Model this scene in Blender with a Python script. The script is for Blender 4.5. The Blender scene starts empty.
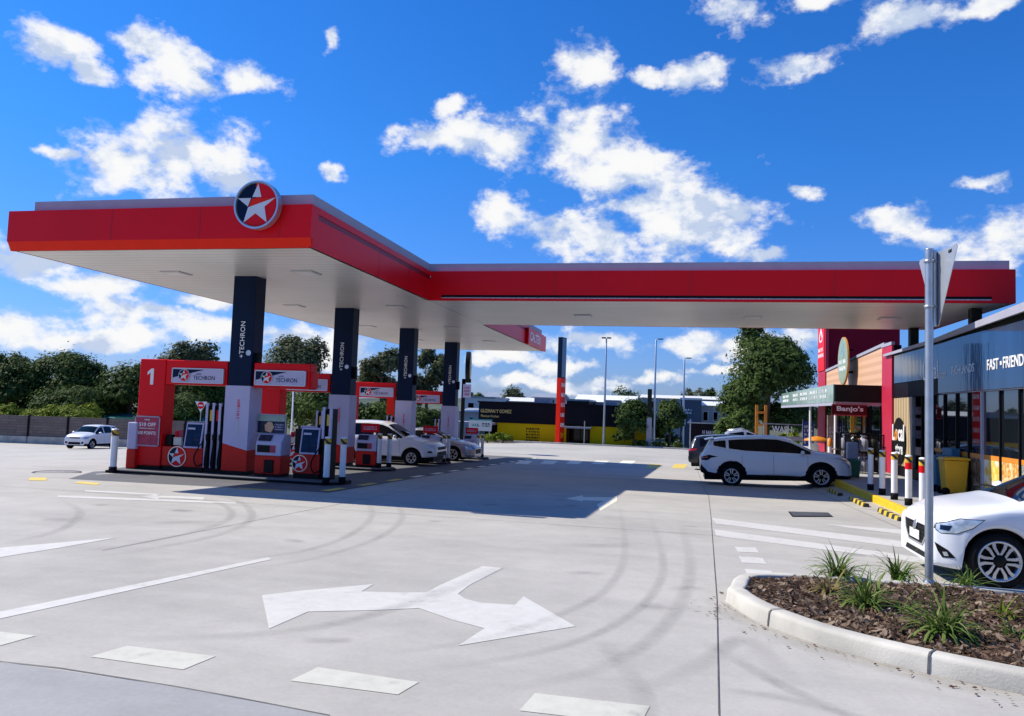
import bpy, bmesh, math, random
import numpy as np
from mathutils import Vector, Matrix
from mathutils.bvhtree import BVHTree
from bisect import bisect_right
random.seed(7)
S = bpy.context.scene
COL = S.collection
R = math.radians

# ------------------------------------------------------------------ camera
F_PX, PITCH, ROLL, YAW = 771.63, 0.063012, 0.034864, 0.215829
CAMZ = 1.52
fw = Vector((-math.sin(YAW)*math.cos(PITCH), math.cos(YAW)*math.cos(PITCH), math.sin(PITCH)))
rt0 = Vector((math.cos(YAW), math.sin(YAW), 0)); up0 = rt0.cross(fw)
rt = rt0*math.cos(ROLL) + up0*math.sin(ROLL); up = up0*math.cos(ROLL) - rt0*math.sin(ROLL)
cam = bpy.data.cameras.new('camera'); camo = bpy.data.objects.new('camera', cam); COL.objects.link(camo)
m = Matrix((rt, up, -fw)).transposed().to_4x4(); m.translation = (0, 0, CAMZ); camo.matrix_world = m
cam.sensor_width = 36; cam.lens = F_PX/1024*36; cam.clip_end = 8000; cam.clip_start = .05
S.camera = camo

def ray(x, y): return fw*F_PX + rt*(x-512) - up*(y-358)
def hit(x, y, X=None, Y=None, Z=None):
    d = ray(x, y); s = X/d.x if X is not None else (Y/d.y if Y is not None else (Z-CAMZ)/d.z)
    return Vector((d.x*s, d.y*s, d.z*s+CAMZ))

# ------------------------------------------------------------------ terrain
GX = [-3000, -400, -150, -90] + list(range(-60, 31)) + [45, 80, 150, 400, 3000]
GY = [-400, -60, -20] + list(range(-8, 111)) + [130, 180, 300, 600, 4500]
def sst(a, b, x):
    t = min(max((x-a)/(b-a), 0), 1); return t*t*(3-2*t)
def zraw(X, Y):
    z = -.03*min(max(Y, 0), 40) - .024*(min(max(Y, 40), 100)-40)
    if X < -14: z -= .038*(-14-max(X, -40))*sst(5, 25, Y)
    if Y > 18: z += (max(z, -.56)-z)*sst(3.6, 5.6, X)*(1-sst(52, 95, Y))
    return z
NZ = [[zraw(x, y) for y in GY] for x in GX]
def zg(X, Y):
    i = min(max(bisect_right(GX, X)-1, 0), len(GX)-2); j = min(max(bisect_right(GY, Y)-1, 0), len(GY)-2)
    u = (X-GX[i])/(GX[i+1]-GX[i]); v = (Y-GY[j])/(GY[j+1]-GY[j])
    a, b, c, d = NZ[i][j], NZ[i+1][j], NZ[i+1][j+1], NZ[i][j+1]
    return a+u*(b-a)+v*(c-b) if u >= v else a+u*(c-d)+v*(d-a)
def gp(x, y):
    d = ray(x, y); lo = 0; s = .002
    while CAMZ+d.z*s > zg(d.x*s, d.y*s) and s < 3: lo = s; s *= 1.04
    for _ in range(40):
        mid = (lo+s)/2
        if CAMZ+d.z*mid > zg(d.x*mid, d.y*mid): lo = mid
        else: s = mid
    return Vector((d.x*s, d.y*s, CAMZ+d.z*s))

# ------------------------------------------------------------------ materials
MATS = {}
def mat(name, col, rough=.5, metal=0, var=.0, vs=3., bump=0, bs=20., spec=.5, coat=0, ior=None, emit=None):
    m = bpy.data.materials.new(name); m.use_nodes = True; MATS[name] = m
    nt = m.node_tree; N = nt.nodes; L = nt.links; p = N['Principled BSDF']
    p.inputs['Base Color'].default_value = (*col, 1); p.inputs['Roughness'].default_value = rough
    p.inputs['Metallic'].default_value = metal; p.inputs['Specular IOR Level'].default_value = spec
    if coat: p.inputs['Coat Weight'].default_value = coat; p.inputs['Coat Roughness'].default_value = .05
    if ior: p.inputs['IOR'].default_value = ior
    tc = N.new('ShaderNodeTexCoord')
    if var:
        n = N.new('ShaderNodeTexNoise'); n.inputs['Scale'].default_value = vs; n.inputs['Detail'].default_value = 6
        L.new(tc.outputs['Object'], n.inputs['Vector'])
        r = N.new('ShaderNodeValToRGB'); r.color_ramp.elements[0].position = .3; r.color_ramp.elements[1].position = .7
        r.color_ramp.elements[0].color = (*[c*(1-var) for c in col], 1); r.color_ramp.elements[1].color = (*[min(1, c*(1+var)) for c in col], 1)
        L.new(n.outputs['Fac'], r.inputs['Fac']); L.new(r.outputs['Color'], p.inputs['Base Color'])
    if bump:
        n = N.new('ShaderNodeTexNoise'); n.inputs['Scale'].default_value = bs; n.inputs['Detail'].default_value = 5
        L.new(tc.outputs['Object'], n.inputs['Vector'])
        b = N.new('ShaderNodeBump'); b.inputs['Strength'].default_value = bump; b.inputs['Distance'].default_value = .02
        L.new(n.outputs['Fac'], b.inputs['Height']); L.new(b.outputs['Normal'], p.inputs['Normal'])
    if emit: p.inputs['Emission Color'].default_value = (*emit[0], 1); p.inputs['Emission Strength'].default_value = emit[1]
    return m
def nodes(m): return m.node_tree.nodes, m.node_tree.links, m.node_tree.nodes['Principled BSDF']
def math_node(N, L, op, a, b=None, c=None):
    n = N.new('ShaderNodeMath'); n.operation = op
    for i, v in enumerate((a, b, c)):
        if v is None: continue
        if isinstance(v, (int, float)): n.inputs[i].default_value = v
        else: L.new(v, n.inputs[i])
    return n.outputs[0]
def mix_rgb(N, L, fac, a, b, blend='MIX'):
    n = N.new('ShaderNodeMix'); n.data_type = 'RGBA'; n.blend_type = blend
    for k, v in ((0, fac), (6, a), (7, b)):
        if isinstance(v, (int, float)): n.inputs[k].default_value = v
        elif isinstance(v, tuple): n.inputs[k].default_value = (*v, 1)
        else: L.new(v, n.inputs[k])
    return n.outputs[2]
def noise(N, L, vec, scale, detail=5, rough=.55):
    n = N.new('ShaderNodeTexNoise'); n.inputs['Scale'].default_value = scale; n.inputs['Detail'].default_value = detail
    n.inputs['Roughness'].default_value = rough
    if vec is not None: L.new(vec, n.inputs['Vector'])
    return n.outputs['Fac']
def ramp(N, L, fac, stops):
    r = N.new('ShaderNodeValToRGB'); cr = r.color_ramp
    while len(cr.elements) < len(stops): cr.elements.new(.5)
    for e, (p, c) in zip(cr.elements, stops): e.position = p; e.color = (*c, 1) if isinstance(c, tuple) else (c, c, c, 1)
    L.new(fac, r.inputs['Fac']); return r.outputs['Color']

M = dict(
    red=mat('red_panel', (.74, .004, .010), .32, var=.05, vs=.7, spec=.18),
    redlip=mat('red_lip', (.80, .020, .006), .4, var=.05, spec=.15),  # on the fascia lip, light bounced off the ground is put into this red
    redslot=mat('red_channel', (.22, .002, .006), .4, var=.1),
    redpale=mat('red_pump_lower', (.60, .022, .014), .4, var=.08, vs=2, spec=.15),
    dark=mat('dark_channel', (.008, .005, .009), .6, var=.2, spec=.12),
    grey=mat('grey_flashing', (.36, .36, .43), .5, var=.05, spec=.15),
    navy=mat('navy_cladding', (.003, .012, .040), .4, var=.15, vs=1.5, spec=.12),
    lav=mat('pale_wrap', (.50, .47, .62), .45, var=.04, spec=.15),  # column wraps are white; the shade's lavender cast is put into this colour
    white=mat('white_paint', (.80, .80, .79), .35, var=.05, vs=4),
    silver=mat('silver_trim', (.55, .56, .58), .3, metal=.8, var=.05),
    star=mat('star_silver', (.62, .64, .68), .35, var=.04),
    black=mat('black_plastic', (.006, .006, .007), .5, var=.2, vs=8, spec=.15),
    rubber=mat('black_rubber', (.008, .008, .009), .85, var=.25, vs=15, bump=.2, bs=60, spec=.15),
    glass=mat('tinted_glass', (.003, .004, .006), .03, spec=.3, ior=1.40, var=.1, vs=1),
    screen=mat('screen_glass', (.008, .018, .05), .2, var=.6, vs=6, spec=.2),
    yellow=mat('yellow_paint', (.75, .47, .01), .5, var=.12, vs=6, bump=.15, bs=40),
    wornyel=mat('worn_yellow_paint', (.62, .46, .12), .7, var=.25, vs=7),
    steel=mat('galvanised_steel', (.40, .43, .46), .38, metal=.75, var=.12, vs=9),
    alu=mat('aluminium_back', (.52, .55, .58), .35, metal=.6, var=.08, vs=5),
    tail=mat('red_lamp', (.45, .005, .008), .12, coat=.5, var=.1),
    lamp=mat('clear_lamp', (.55, .58, .60), .08, metal=.4, coat=.6, var=.35, vs=14),
    plate=mat('number_plate', (.72, .72, .68), .4, var=.1, vs=20),
    kerb=mat('kerb_concrete', (.46, .435, .375), .9, var=.22, vs=2.2, bump=.15, bs=60),
    path=mat('footpath_concrete', (.36, .355, .34), .8, var=.12, vs=2, bump=.2, bs=40),
    gold=mat('gold_lettering', (.62, .47, .16), .4, var=.1),
    brown=mat('timber_trunk', (.12, .085, .06), .9, var=.35, vs=9, bump=.5, bs=14),
    maroon=mat('maroon_wall', (.17, .006, .022), .7, spec=.1, var=.1, vs=.8),
    crimson=mat('crimson_wall', (.46, .015, .05), .5, var=.06),
    darkgrey=mat('charcoal_fascia', (.015, .017, .014), .6, var=.15, spec=.15),
    winered=mat('wine_red_sign', (.085, .004, .006), .5, spec=.15, var=.1),
    bluebin=mat('blue_bin', (.05, .17, .25), .5, var=.12),
    yelbin=mat('yellow_bin', (.75, .40, .01), .45, var=.08),
    teal=mat('teal_roof', (.03, .25, .24), .5, var=.1),
    green=mat('green_panel', (.03, .17, .08), .5, var=.15),
    blackwall=mat('black_wall', (.008, .008, .013), .7, spec=.12, var=.2, vs=.5),
    yelwall=mat('yellow_wall', (.70, .50, .002), .6, spec=.1, var=.06, vs=.6),
    whitewall=mat('white_wall', (.62, .62, .62), .7, var=.08, vs=.8),
    greyroof=mat('grey_roof', (.30, .33, .37), .5, metal=.2, var=.12, vs=.7),
    bluewall=mat('slate_wall', (.06, .085, .13), .6, var=.1),
    orange=mat('orange_paint', (.70, .24, .02), .5, var=.12),
    mauve=mat('mauve_poster', (.42, .06, .10), .5, var=.2, vs=7, spec=.15),
    skin=mat('poster_orange_patch', (.62, .36, .2), .5, var=.2),
    sage=mat('sage_glass', (.22, .34, .29), .15, var=.22, vs=2.5, coat=.3),
    wood=mat('wood_panel', (.24, .17, .13), .6, var=.3, vs=4),
)
def stripe_mat(name, c1, c2, scale, rot, axis='X'):
    m = mat(name, c1, .5); N, L, p = nodes(m)
    tc = N.new('ShaderNodeTexCoord'); mp = N.new('ShaderNodeMapping'); mp.inputs['Rotation'].default_value = rot
    L.new(tc.outputs['Object'], mp.inputs['Vector'])
    w = N.new('ShaderNodeTexWave'); w.bands_direction = axis; w.inputs['Scale'].default_value = scale; w.inputs['Distortion'].default_value = 0
    L.new(mp.outputs['Vector'], w.inputs['Vector'])
    n = noise(N, L, tc.outputs['Object'], 18)
    c = ramp(N, L, w.outputs['Fac'], [(.47, c1), (.53, c2)])
    L.new(mix_rgb(N, L, .35, c, ramp(N, L, n, [(.3, .55), (.75, 1.)]), 'MULTIPLY'), p.inputs['Base Color'])
    return m
M['hazard'] = stripe_mat('hazard_stripes', (.012, .012, .012), (.72, .42, .01), 2.6, (0, R(45), 0))
M['stop'] = stripe_mat('stop_stripes', (.02, .016, .012), (.62, .45, .03), .75, (0, 0, 0), 'Y')
M['slats'] = stripe_mat('timber_slats', (.55, .42, .25), (.36, .26, .14), 1.0, (0, 0, 0), 'Y')
M['boards'] = stripe_mat('weatherboards', (.78, .47, .28), (.68, .39, .22), .95, (0, 0, 0), 'Z')
def paint(name, col, rough=.25, metal=0): return mat(name, col, rough, metal, coat=.45, var=.02, vs=1)
M['carwhite'] = paint('white_car_paint', (.74, .75, .77)); M['carblack'] = paint('black_car_paint', (.01, .011, .014))
M['carsilver'] = paint('silver_car_paint', (.42, .43, .46), .3, .5); M['cargrey'] = paint('grey_car_paint', (.33, .32, .36), .3, .5)

# soffit: narrow pans running across
m = M['soffit'] = mat('soffit_pans', (.76, .75, .71), .32); N, L, p = nodes(m)
tc = N.new('ShaderNodeTexCoord'); sp = N.new('ShaderNodeSeparateXYZ'); L.new(tc.outputs['Object'], sp.inputs[0])
f = math_node(N, L, 'FRACT', math_node(N, L, 'MULTIPLY', sp.outputs['Y'], 1/.31))
g = math_node(N, L, 'LESS_THAN', f, .07)
nz = noise(N, L, tc.outputs['Object'], .6)
c = mix_rgb(N, L, g, ramp(N, L, nz, [(.3, (.70, .69, .65)), (.7, (.80, .79, .76))]), (.30, .29, .28)); L.new(c, p.inputs['Base Color'])
b = N.new('ShaderNodeBump'); b.inputs['Strength'].default_value = .4; b.inputs['Distance'].default_value = .02; b.invert = True
L.new(g, b.inputs['Height']); L.new(b.outputs['Normal'], p.inputs['Normal'])

# blue glossy store fascia with vertical oil-canning
m = M['blueclad'] = mat('blue_glossy_cladding', (.02, .075, .19), .05, metal=.25, spec=.8, ior=1.7); N, L, p = nodes(m)
tc = N.new('ShaderNodeTexCoord'); mp = N.new('ShaderNodeMapping'); mp.inputs['Scale'].default_value = (1, 1.6, .25); L.new(tc.outputs['Object'], mp.inputs[0])
b = N.new('ShaderNodeBump'); b.inputs['Strength'].default_value = .035; b.inputs['Distance'].default_value = .05
L.new(noise(N, L, mp.outputs[0], 2.4, 3), b.inputs['Height']); L.new(b.outputs['Normal'], p.inputs['Normal'])
L.new(ramp(N, L, noise(N, L, mp.outputs[0], 1.1, 4), [(.3, (.008, .028, .085)), (.7, (.018, .055, .14))]), p.inputs['Base Color'])
M['shopglass'] = mat('shop_glass', (.008, .011, .014), .02, spec=1, ior=1.9, var=.2, vs=.5)

# food posters
def poster(name, cols, sc):
    m = mat(name, cols[0], .4); N, L, p = nodes(m); tc = N.new('ShaderNodeTexCoord')
    v = N.new('ShaderNodeTexVoronoi'); v.inputs['Scale'].default_value = sc; L.new(tc.outputs['Object'], v.inputs['Vector'])
    n = noise(N, L, tc.outputs['Object'], sc*.8)
    f = math_node(N, L, 'ADD', math_node(N, L, 'MULTIPLY', v.outputs['Distance'], .6), math_node(N, L, 'MULTIPLY', n, .6))
    L.new(ramp(N, L, f, [(i/(len(cols)-1)*.55+.22, c) for i, c in enumerate(cols)]), p.inputs['Base Color']); return m
M['poster1'] = poster('brown_food_poster', [(.10, .05, .03), (.30, .18, .1), (.06, .04, .03), (.4, .28, .16)], 5)
M['poster2'] = poster('yellow_food_poster', [(.80, .55, .02), (.85, .72, .25), (.8, .45, .02), (.85, .8, .6)], 4)
M['poster3'] = poster('chicken_food_poster', [(.62, .30, .06), (.75, .5, .12), (.55, .2, .03), (.8, .62, .3)], 6)
M['poster4'] = poster('dark_food_poster', [(.02, .05, .06), (.1, .16, .14), (.4, .4, .34), (.02, .03, .04)], 9)

# wall of concrete sleepers on the left
m = M['sleeper'] = mat('sleeper_wall', (.20, .16, .145), .85); N, L, p = nodes(m); tc = N.new('ShaderNodeTexCoord')
w = N.new('ShaderNodeTexBrick'); w.inputs['Scale'].default_value = 1; w.inputs['Brick Width'].default_value = 1.2; w.inputs['Row Height'].default_value = .2; w.inputs['Mortar Size'].default_value = .012
w.inputs['Color1'].default_value = (.21, .17, .15, 1); w.inputs['Color2'].default_value = (.16, .13, .115, 1); w.inputs['Mortar'].default_value = (.09, .07, .06, 1)
mp = N.new('ShaderNodeMapping'); mp.inputs['Rotation'].default_value = (R(90), 0, 0); L.new(tc.outputs['Object'], mp.inputs[0]); L.new(mp.outputs[0], w.inputs['Vector'])
L.new(mix_rgb(N, L, .5, w.outputs['Color'], ramp(N, L, noise(N, L, tc.outputs['Object'], 2.5), [(.3, .6), (.7, 1.)]), 'MULTIPLY'), p.inputs['Base Color'])

def leaf_mat(name, c1, c2, c3):
    m = mat(name, c1, .65, spec=.08); N, L, p = nodes(m)
    g = N.new('ShaderNodeNewGeometry'); L.new(ramp(N, L, g.outputs['Random Per Island'], [(0, c1), (.55, c2), (1, c3)]), p.inputs['Base Color'])
    p.inputs['Subsurface Weight'].default_value = 0
    t = N.new('ShaderNodeBsdfTranslucent'); L.new(ramp(N, L, g.outputs['Random Per Island'], [(0, c2), (1, c3)]), t.inputs['Color'])
    mx = N.new('ShaderNodeMixShader'); mx.inputs[0].default_value = .22; L.new(p.outputs[0], mx.inputs[1]); L.new(t.outputs[0], mx.inputs[2])
    L.new(mx.outputs[0], N['Material Output'].inputs[0]); return m
M['leafdark'] = leaf_mat('dark_leaves', (.034, .060, .015), (.060, .10, .024), (.10, .14, .036))
M['leafmid'] = leaf_mat('mid_leaves', (.045, .08, .018), (.075, .12, .026), (.12, .16, .038))
M['leafgum'] = leaf_mat('gum_leaves', (.075, .095, .045), (.105, .125, .06), (.15, .16, .08))
M['leaflime'] = leaf_mat('lime_leaves', (.08, .13, .012), (.16, .22, .02), (.26, .30, .04))
M['blade'] = leaf_mat('strap_leaves', (.05, .10, .018), (.10, .17, .03), (.22, .26, .08))
M['chips'] = leaf_mat('mulch_chips', (.055, .032, .021), (.135, .082, .054), (.34, .26, .19))

# ------------------------------------------------------------------ object helpers
class MB:
    def __init__(s): s.v = []; s.f = []; s.sm = []
    def add(s, vs, fs, smooth=False):
        b = len(s.v); s.v += [tuple(v) for v in vs]; s.f += [tuple(i+b for i in f) for f in fs]; s.sm += [smooth]*len(fs); return s
    def box(s, x0, x1, y0, y1, z0, z1):
        return s.add([(x0, y0, z0), (x1, y0, z0), (x1, y1, z0), (x0, y1, z0), (x0, y0, z1), (x1, y0, z1), (x1, y1, z1), (x0, y1, z1)],
                     [(0, 3, 2, 1), (4, 5, 6, 7), (0, 1, 5, 4), (1, 2, 6, 5), (2, 3, 7, 6), (3, 0, 4, 7)])
    def obox(s, c, size, Rm):
        h = Vector(size)/2; vs = [Rm @ Vector((sx*h.x, sy*h.y, sz*h.z))+Vector(c) for sz in (-1, 1) for sx, sy in ((-1, -1), (1, -1), (1, 1), (-1, 1))]
        return s.add(vs, [(0, 3, 2, 1), (4, 5, 6, 7), (0, 1, 5, 4), (1, 2, 6, 5), (2, 3, 7, 6), (3, 0, 4, 7)])
    def prism(s, poly, o, r, u, d):
        """poly (a,b) -> o + a*r + b*u, extruded along d"""
        o, r, u, d = map(Vector, (o, r, u, d)); n = len(poly)
        A = [o+r*a+u*b for a, b in poly]; Bv = [p+d for p in A]
        fs = [tuple(range(n))[::-1], tuple(range(n, 2*n))]+[(i, (i+1) % n, n+(i+1) % n, n+i) for i in range(n)]
        return s.add(A+Bv, fs)
    def cyl(s, p0, p1, r0, r1=None, n=12, caps=True, smooth=True):
        r1 = r0 if r1 is None else r1; p0, p1 = Vector(p0), Vector(p1); d = (p1-p0).normalized()
        a = d.orthogonal().normalized(); b = d.cross(a)
        vs = [p+(a*math.cos(2*math.pi*i/n)+b*math.sin(2*math.pi*i/n))*r for p, r in ((p0, r0), (p1, r1)) for i in range(n)]
        s.add(vs, [(i, (i+1) % n, n+(i+1) % n, n+i) for i in range(n)], smooth)
        if caps: s.add(vs, [tuple(range(n))[::-1], tuple(range(n, 2*n))])
        return s
    def lathe(s, prof, o=(0, 0, 0), ax=(0, 0, 1), n=24, smooth=True):
        """prof: list of (radius, height along axis)"""
        o, d = Vector(o), Vector(ax).normalized(); a = d.orthogonal().normalized(); b = d.cross(a)
        vs = [o+d*h+(a*math.cos(2*math.pi*i/n)+b*math.sin(2*math.pi*i/n))*r for r, h in prof for i in range(n)]
        return s.add(vs, [(k*n+i, k*n+(i+1) % n, (k+1)*n+(i+1) % n, (k+1)*n+i) for k in range(len(prof)-1) for i in range(n)], smooth)
    def tube(s, pts, r, n=8):
        pts = [Vector(p) for p in pts]; rs = r if isinstance(r, (list, tuple)) else [r]*len(pts); vs = []
        a = None
        for i, p in enumerate(pts):
            d = (pts[min(i+1, len(pts)-1)]-pts[max(i-1, 0)]).normalized()
            a = d.orthogonal().normalized() if a is None else (a-d*a.dot(d)).normalized()
            b = d.cross(a); vs += [p+(a*math.cos(2*math.pi*k/n)+b*math.sin(2*math.pi*k/n))*rs[i] for k in range(n)]
        fs = [(i*n+k, i*n+(k+1) % n, (i+1)*n+(k+1) % n, (i+1)*n+k) for i in range(len(pts)-1) for k in range(n)]
        s.add(vs, fs, True); s.add(vs, [tuple(range(n))[::-1], tuple(range(len(vs)-n, len(vs)))]); return s
    def build(s, name, m, parent=None, bevel=0, loc=None, fix=True):
        me = bpy.data.meshes.new(name); me.from_pydata(s.v, [], s.f); me.polygons.foreach_set('use_smooth', s.sm)
        if fix and len(s.f) < 20000:
            bm = bmesh.new(); bm.from_mesh(me); bmesh.ops.recalc_face_normals(bm, faces=bm.faces); bm.to_mesh(me); bm.free()
        me.materials.append(m if not isinstance(m, str) else M[m]); me.update()
        o = bpy.data.objects.new(name, me); COL.objects.link(o)
        if parent: o.parent = parent
        if loc: o.location = loc
        if bevel:
            b = o.modifiers.new('bevel', 'BEVEL'); b.width = bevel; b.segments = 2; b.limit_method = 'ANGLE'; b.angle_limit = R(40)
        return o
def tag(o, label=None, cat=None, group=None, kind=None):
    for k, v in (('label', label), ('category', cat), ('group', group), ('kind', kind)):
        if v: o[k] = v
    return o
def thing(name, label, cat, loc=(0, 0, 0), rz=0, group=None):
    o = bpy.data.objects.new(name, None); COL.objects.link(o); o.location = loc; o.rotation_euler = (0, 0, rz); o.empty_display_size = .2
    return tag(o, label, cat, group)
def kids(o): return list(o.children)
def dup(o, parent=None):
    c = o.copy(); COL.objects.link(c)
    if parent: c.parent = parent
    for ch in kids(o): dup(ch, c)
    return c
def dup_at(root, loc, rz=None, label=None, group=None):
    c = dup(root); c.location = loc
    if rz is not None: c.rotation_euler = (0, 0, rz)
    if label: c['label'] = label
    if group: c['group'] = group
    return c
def struct(mb, name, m, **k): return tag(mb.build(name, m, **k), kind='structure')
def part(mb, name, m, parent, bevel=0, **k): return mb.build(name, m, parent, bevel, **k)

def text(name, s, m, parent, o, r, u, w=None, h=.2, ex=.006, bold=0, shear=0):
    cu = bpy.data.curves.new('lettering_curve', 'FONT'); cu.body = s; cu.size = 1; cu.extrude = .02; cu.offset = bold; cu.resolution_u = 3; cu.shear = shear
    ob = bpy.data.objects.new('lettering_curve', cu); COL.objects.link(ob); bpy.context.view_layer.update()
    me = bpy.data.meshes.new_from_object(ob.evaluated_get(bpy.context.evaluated_depsgraph_get()))
    bpy.data.objects.remove(ob); bpy.data.curves.remove(cu)
    co = np.empty(len(me.vertices)*3); me.vertices.foreach_get('co', co); co = co.reshape(-1, 3)
    mn, mx = co.min(0), co.max(0); sy = h/(mx[1]-mn[1]); sx = (w/(mx[0]-mn[0])) if w else sy
    o, r, u = Vector(o), Vector(r), Vector(u); n = r.cross(u)
    out = np.array(o)[None]+np.outer((co[:, 0]-mn[0])*sx, r)+np.outer((co[:, 1]-mn[1])*sy, u)+np.outer((co[:, 2]-mn[2])/(mx[2]-mn[2])*ex, n)
    me.vertices.foreach_set('co', out.ravel()); me.materials.clear(); me.materials.append(M[m]); me.name = name; me.update()
    ob = bpy.data.objects.new(name, me); COL.objects.link(ob); ob.parent = parent; return ob
def marks(name, m, parent, o, r, u, w, h, rows=1, n=6, ex=.004, seed=1, fill=.7):
    """lettering too small to read in the photograph: broken strokes"""
    rn = random.Random(seed); mb = MB(); o, r, u = Vector(o), Vector(r), Vector(u); d = r.cross(u)*ex
    for k in range(rows):
        b0 = h*(k+.15)/rows; hh = h*.7/rows; x = 0
        while x < w*.97:
            cw = w/n*rn.uniform(.35, .8); cw = min(cw, w-x)
            mb.prism([(x, b0), (x+cw*.4, b0), (x+cw*.4, b0+hh), (x, b0+hh)], o, r, u, d)
            if rn.random() < fill: mb.prism([(x+cw*.42, b0+hh*rn.choice((0, .38, .72))), (x+cw, b0), (x+cw, b0+hh*.3), (x+cw*.42, b0+hh)], o, r, u, d)
            x += cw*1.25
    return mb.build(name, m, parent)

def emblem(parent, c, r, u, rad, depth=.03):
    """round badge: navy and red halves, silver five pointed star"""
    c, r, u = Vector(c), Vector(r).normalized(), Vector(u).normalized(); n = r.cross(u)
    e = MB().lathe([(0, 0), (rad*1.1, 0), (rad*1.1, depth), (rad*1.02, depth), (rad*1.0, depth*.7), (0, depth*.7)], c, n, 40, False).build('emblem', 'silver', parent)
    def P(poly, d0, name, m):
        MB().prism([(a*rad, b*rad) for a, b in poly], c+n*(depth*.7+d0), r, u, n*.004).build(name, m, e)
    arc = lambda a0, a1, k=20, rr=.99: [(rr*math.cos(R(a0+(a1-a0)*i/k)), rr*math.sin(R(a0+(a1-a0)*i/k))) for i in range(k+1)]
    P(arc(0, 359, 40), .001, 'emblem_field', 'red')
    P([(-.05, .1)]+arc(96, 232), .005, 'emblem_navy', 'navy')
    P([(-.27, .30), (.85, .31), (-.40, -.08)], .009, 'emblem_sash', 'redlip')
    star = MB(); o = c+n*(depth*.7+.013)
    for poly in ([(.03, .98), (.21, .36), (-.24, .36)], [(-.95, .32), (-.30, .32), (-.44, -.06)],
                 [(.93, .33), (.39, -.08), (.54, -.80), (-.04, -.38), (-.62, -.80), (-.42, -.10)]):
        star.prism([(a*rad, b*rad) for a, b in poly], o, r, u, n*.004)
    star.build('emblem_star', 'star', e); return e
# ================================================================== GROUND
def sheet_grid():
    nx, ny = len(GX), len(GY); v = [(GX[i], GY[j], NZ[i][j]) for i in range(nx) for j in range(ny)]; f = []
    for i in range(nx-1):
        for j in range(ny-1):
            a, b, c, d = i*ny+j, (i+1)*ny+j, (i+1)*ny+j+1, i*ny+j+1; f += [(a, b, c), (a, c, d)]
    return MB().add(v, f, True)
def concrete(name, base, far=False, tint=0.):
    m = mat(name, base, .75, spec=.35); N, L, p = nodes(m); tc = N.new('ShaderNodeTexCoord'); V = tc.outputs['Object']
    n1 = noise(N, L, V, .22, 6, .6); n2 = noise(N, L, V, 2.2, 6, .65); n3 = noise(N, L, V, 28, 4, .7)
    mp = N.new('ShaderNodeMapping'); mp.inputs['Scale'].default_value = (.25, 1.5, 1); mp.inputs['Rotation'].default_value = (0, 0, R(28)); L.new(V, mp.inputs[0])
    n4 = noise(N, L, mp.outputs[0], .8, 5, .6)
    c = ramp(N, L, n1, [(.3, tuple(x*.84 for x in base)), (.5, base), (.72, tuple(x*1.10 for x in base))])
    c = mix_rgb(N, L, .55, c, ramp(N, L, n2, [(.3, .80), (.6, 1.)]), 'MULTIPLY')
    c = mix_rgb(N, L, .5, c, ramp(N, L, n4, [(.34, .82), (.56, 1.)]), 'MULTIPLY')
    c = mix_rgb(N, L, .35, c, ramp(N, L, n3, [(.3, .72), (.65, 1.)]), 'MULTIPLY')
    vo = N.new('ShaderNodeTexVoronoi'); vo.inputs['Scale'].default_value = .55; L.new(V, vo.inputs['Vector'])
    sp = math_node(N, L, 'ADD', vo.outputs['Distance'], math_node(N, L, 'MULTIPLY', n2, .25))
    c = mix_rgb(N, L, .6, c, ramp(N, L, sp, [(.17, .55), (.23, 1.)]), 'MULTIPLY')
    if far:
        s = N.new('ShaderNodeSeparateXYZ'); L.new(V, s.inputs[0])
        out = math_node(N, L, 'MAXIMUM', math_node(N, L, 'GREATER_THAN', s.outputs['Y'], 81.), math_node(N, L, 'LESS_THAN', s.outputs['X'], -62.))
        gr = ramp(N, L, n2, [(.3, (.05, .06, .02)), (.7, (.12, .11, .05))]); c = mix_rgb(N, L, out, c, gr)
    L.new(c, p.inputs['Base Color'])
    b = N.new('ShaderNodeBump'); b.inputs['Strength'].default_value = .25; b.inputs['Distance'].default_value = .006
    L.new(n3, b.inputs['Height']); L.new(b.outputs['Normal'], p.inputs['Normal']); return m
M['concrete'] = concrete('forecourt_concrete', (.455, .430, .380), True)
M['concrete2'] = concrete('driveway_concrete', (.35, .345, .335))
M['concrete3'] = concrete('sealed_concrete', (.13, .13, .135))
struct(sheet_grid(), 'ground', 'concrete', fix=False)

def drape(poly, name, m, dz=.003, kind='structure', step=.6):
    """lay a thin sheet with the given ground outline on the terrain"""
    bm = bmesh.new(); f = bm.faces.new([bm.verts.new((p[0], p[1], 0)) for p in poly])
    xs = [p[0] for p in poly]; ys = [p[1] for p in poly]
    for ax, lo, hi in ((0, min(xs), max(xs)), (1, min(ys), max(ys))):
        k = math.ceil(lo/step)
        while k*step < hi:
            no = (1, 0, 0) if ax == 0 else (0, 1, 0); co = (k*step, 0, 0) if ax == 0 else (0, k*step, 0)
            bmesh.ops.bisect_plane(bm, geom=bm.verts[:]+bm.edges[:]+bm.faces[:], plane_co=co, plane_no=no); k += 1
    for v in bm.verts: v.co.z = zg(v.co.x, v.co.y)+dz
    bmesh.ops.triangulate(bm, faces=bm.faces[:])
    bmesh.ops.recalc_face_normals(bm, faces=bm.faces[:])
    if bm.faces and sum(f.normal.z for f in bm.faces) < 0: bmesh.ops.reverse_faces(bm, faces=bm.faces[:])
    me = bpy.data.meshes.new(name); bm.to_mesh(me); bm.free(); me.materials.append(M[m]); o = bpy.data.objects.new(name, me); COL.objects.link(o)
    return tag(o, kind=kind)
def gpoly(pts): return [tuple(gp(x, y))[:2] for x, y in pts]
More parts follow.
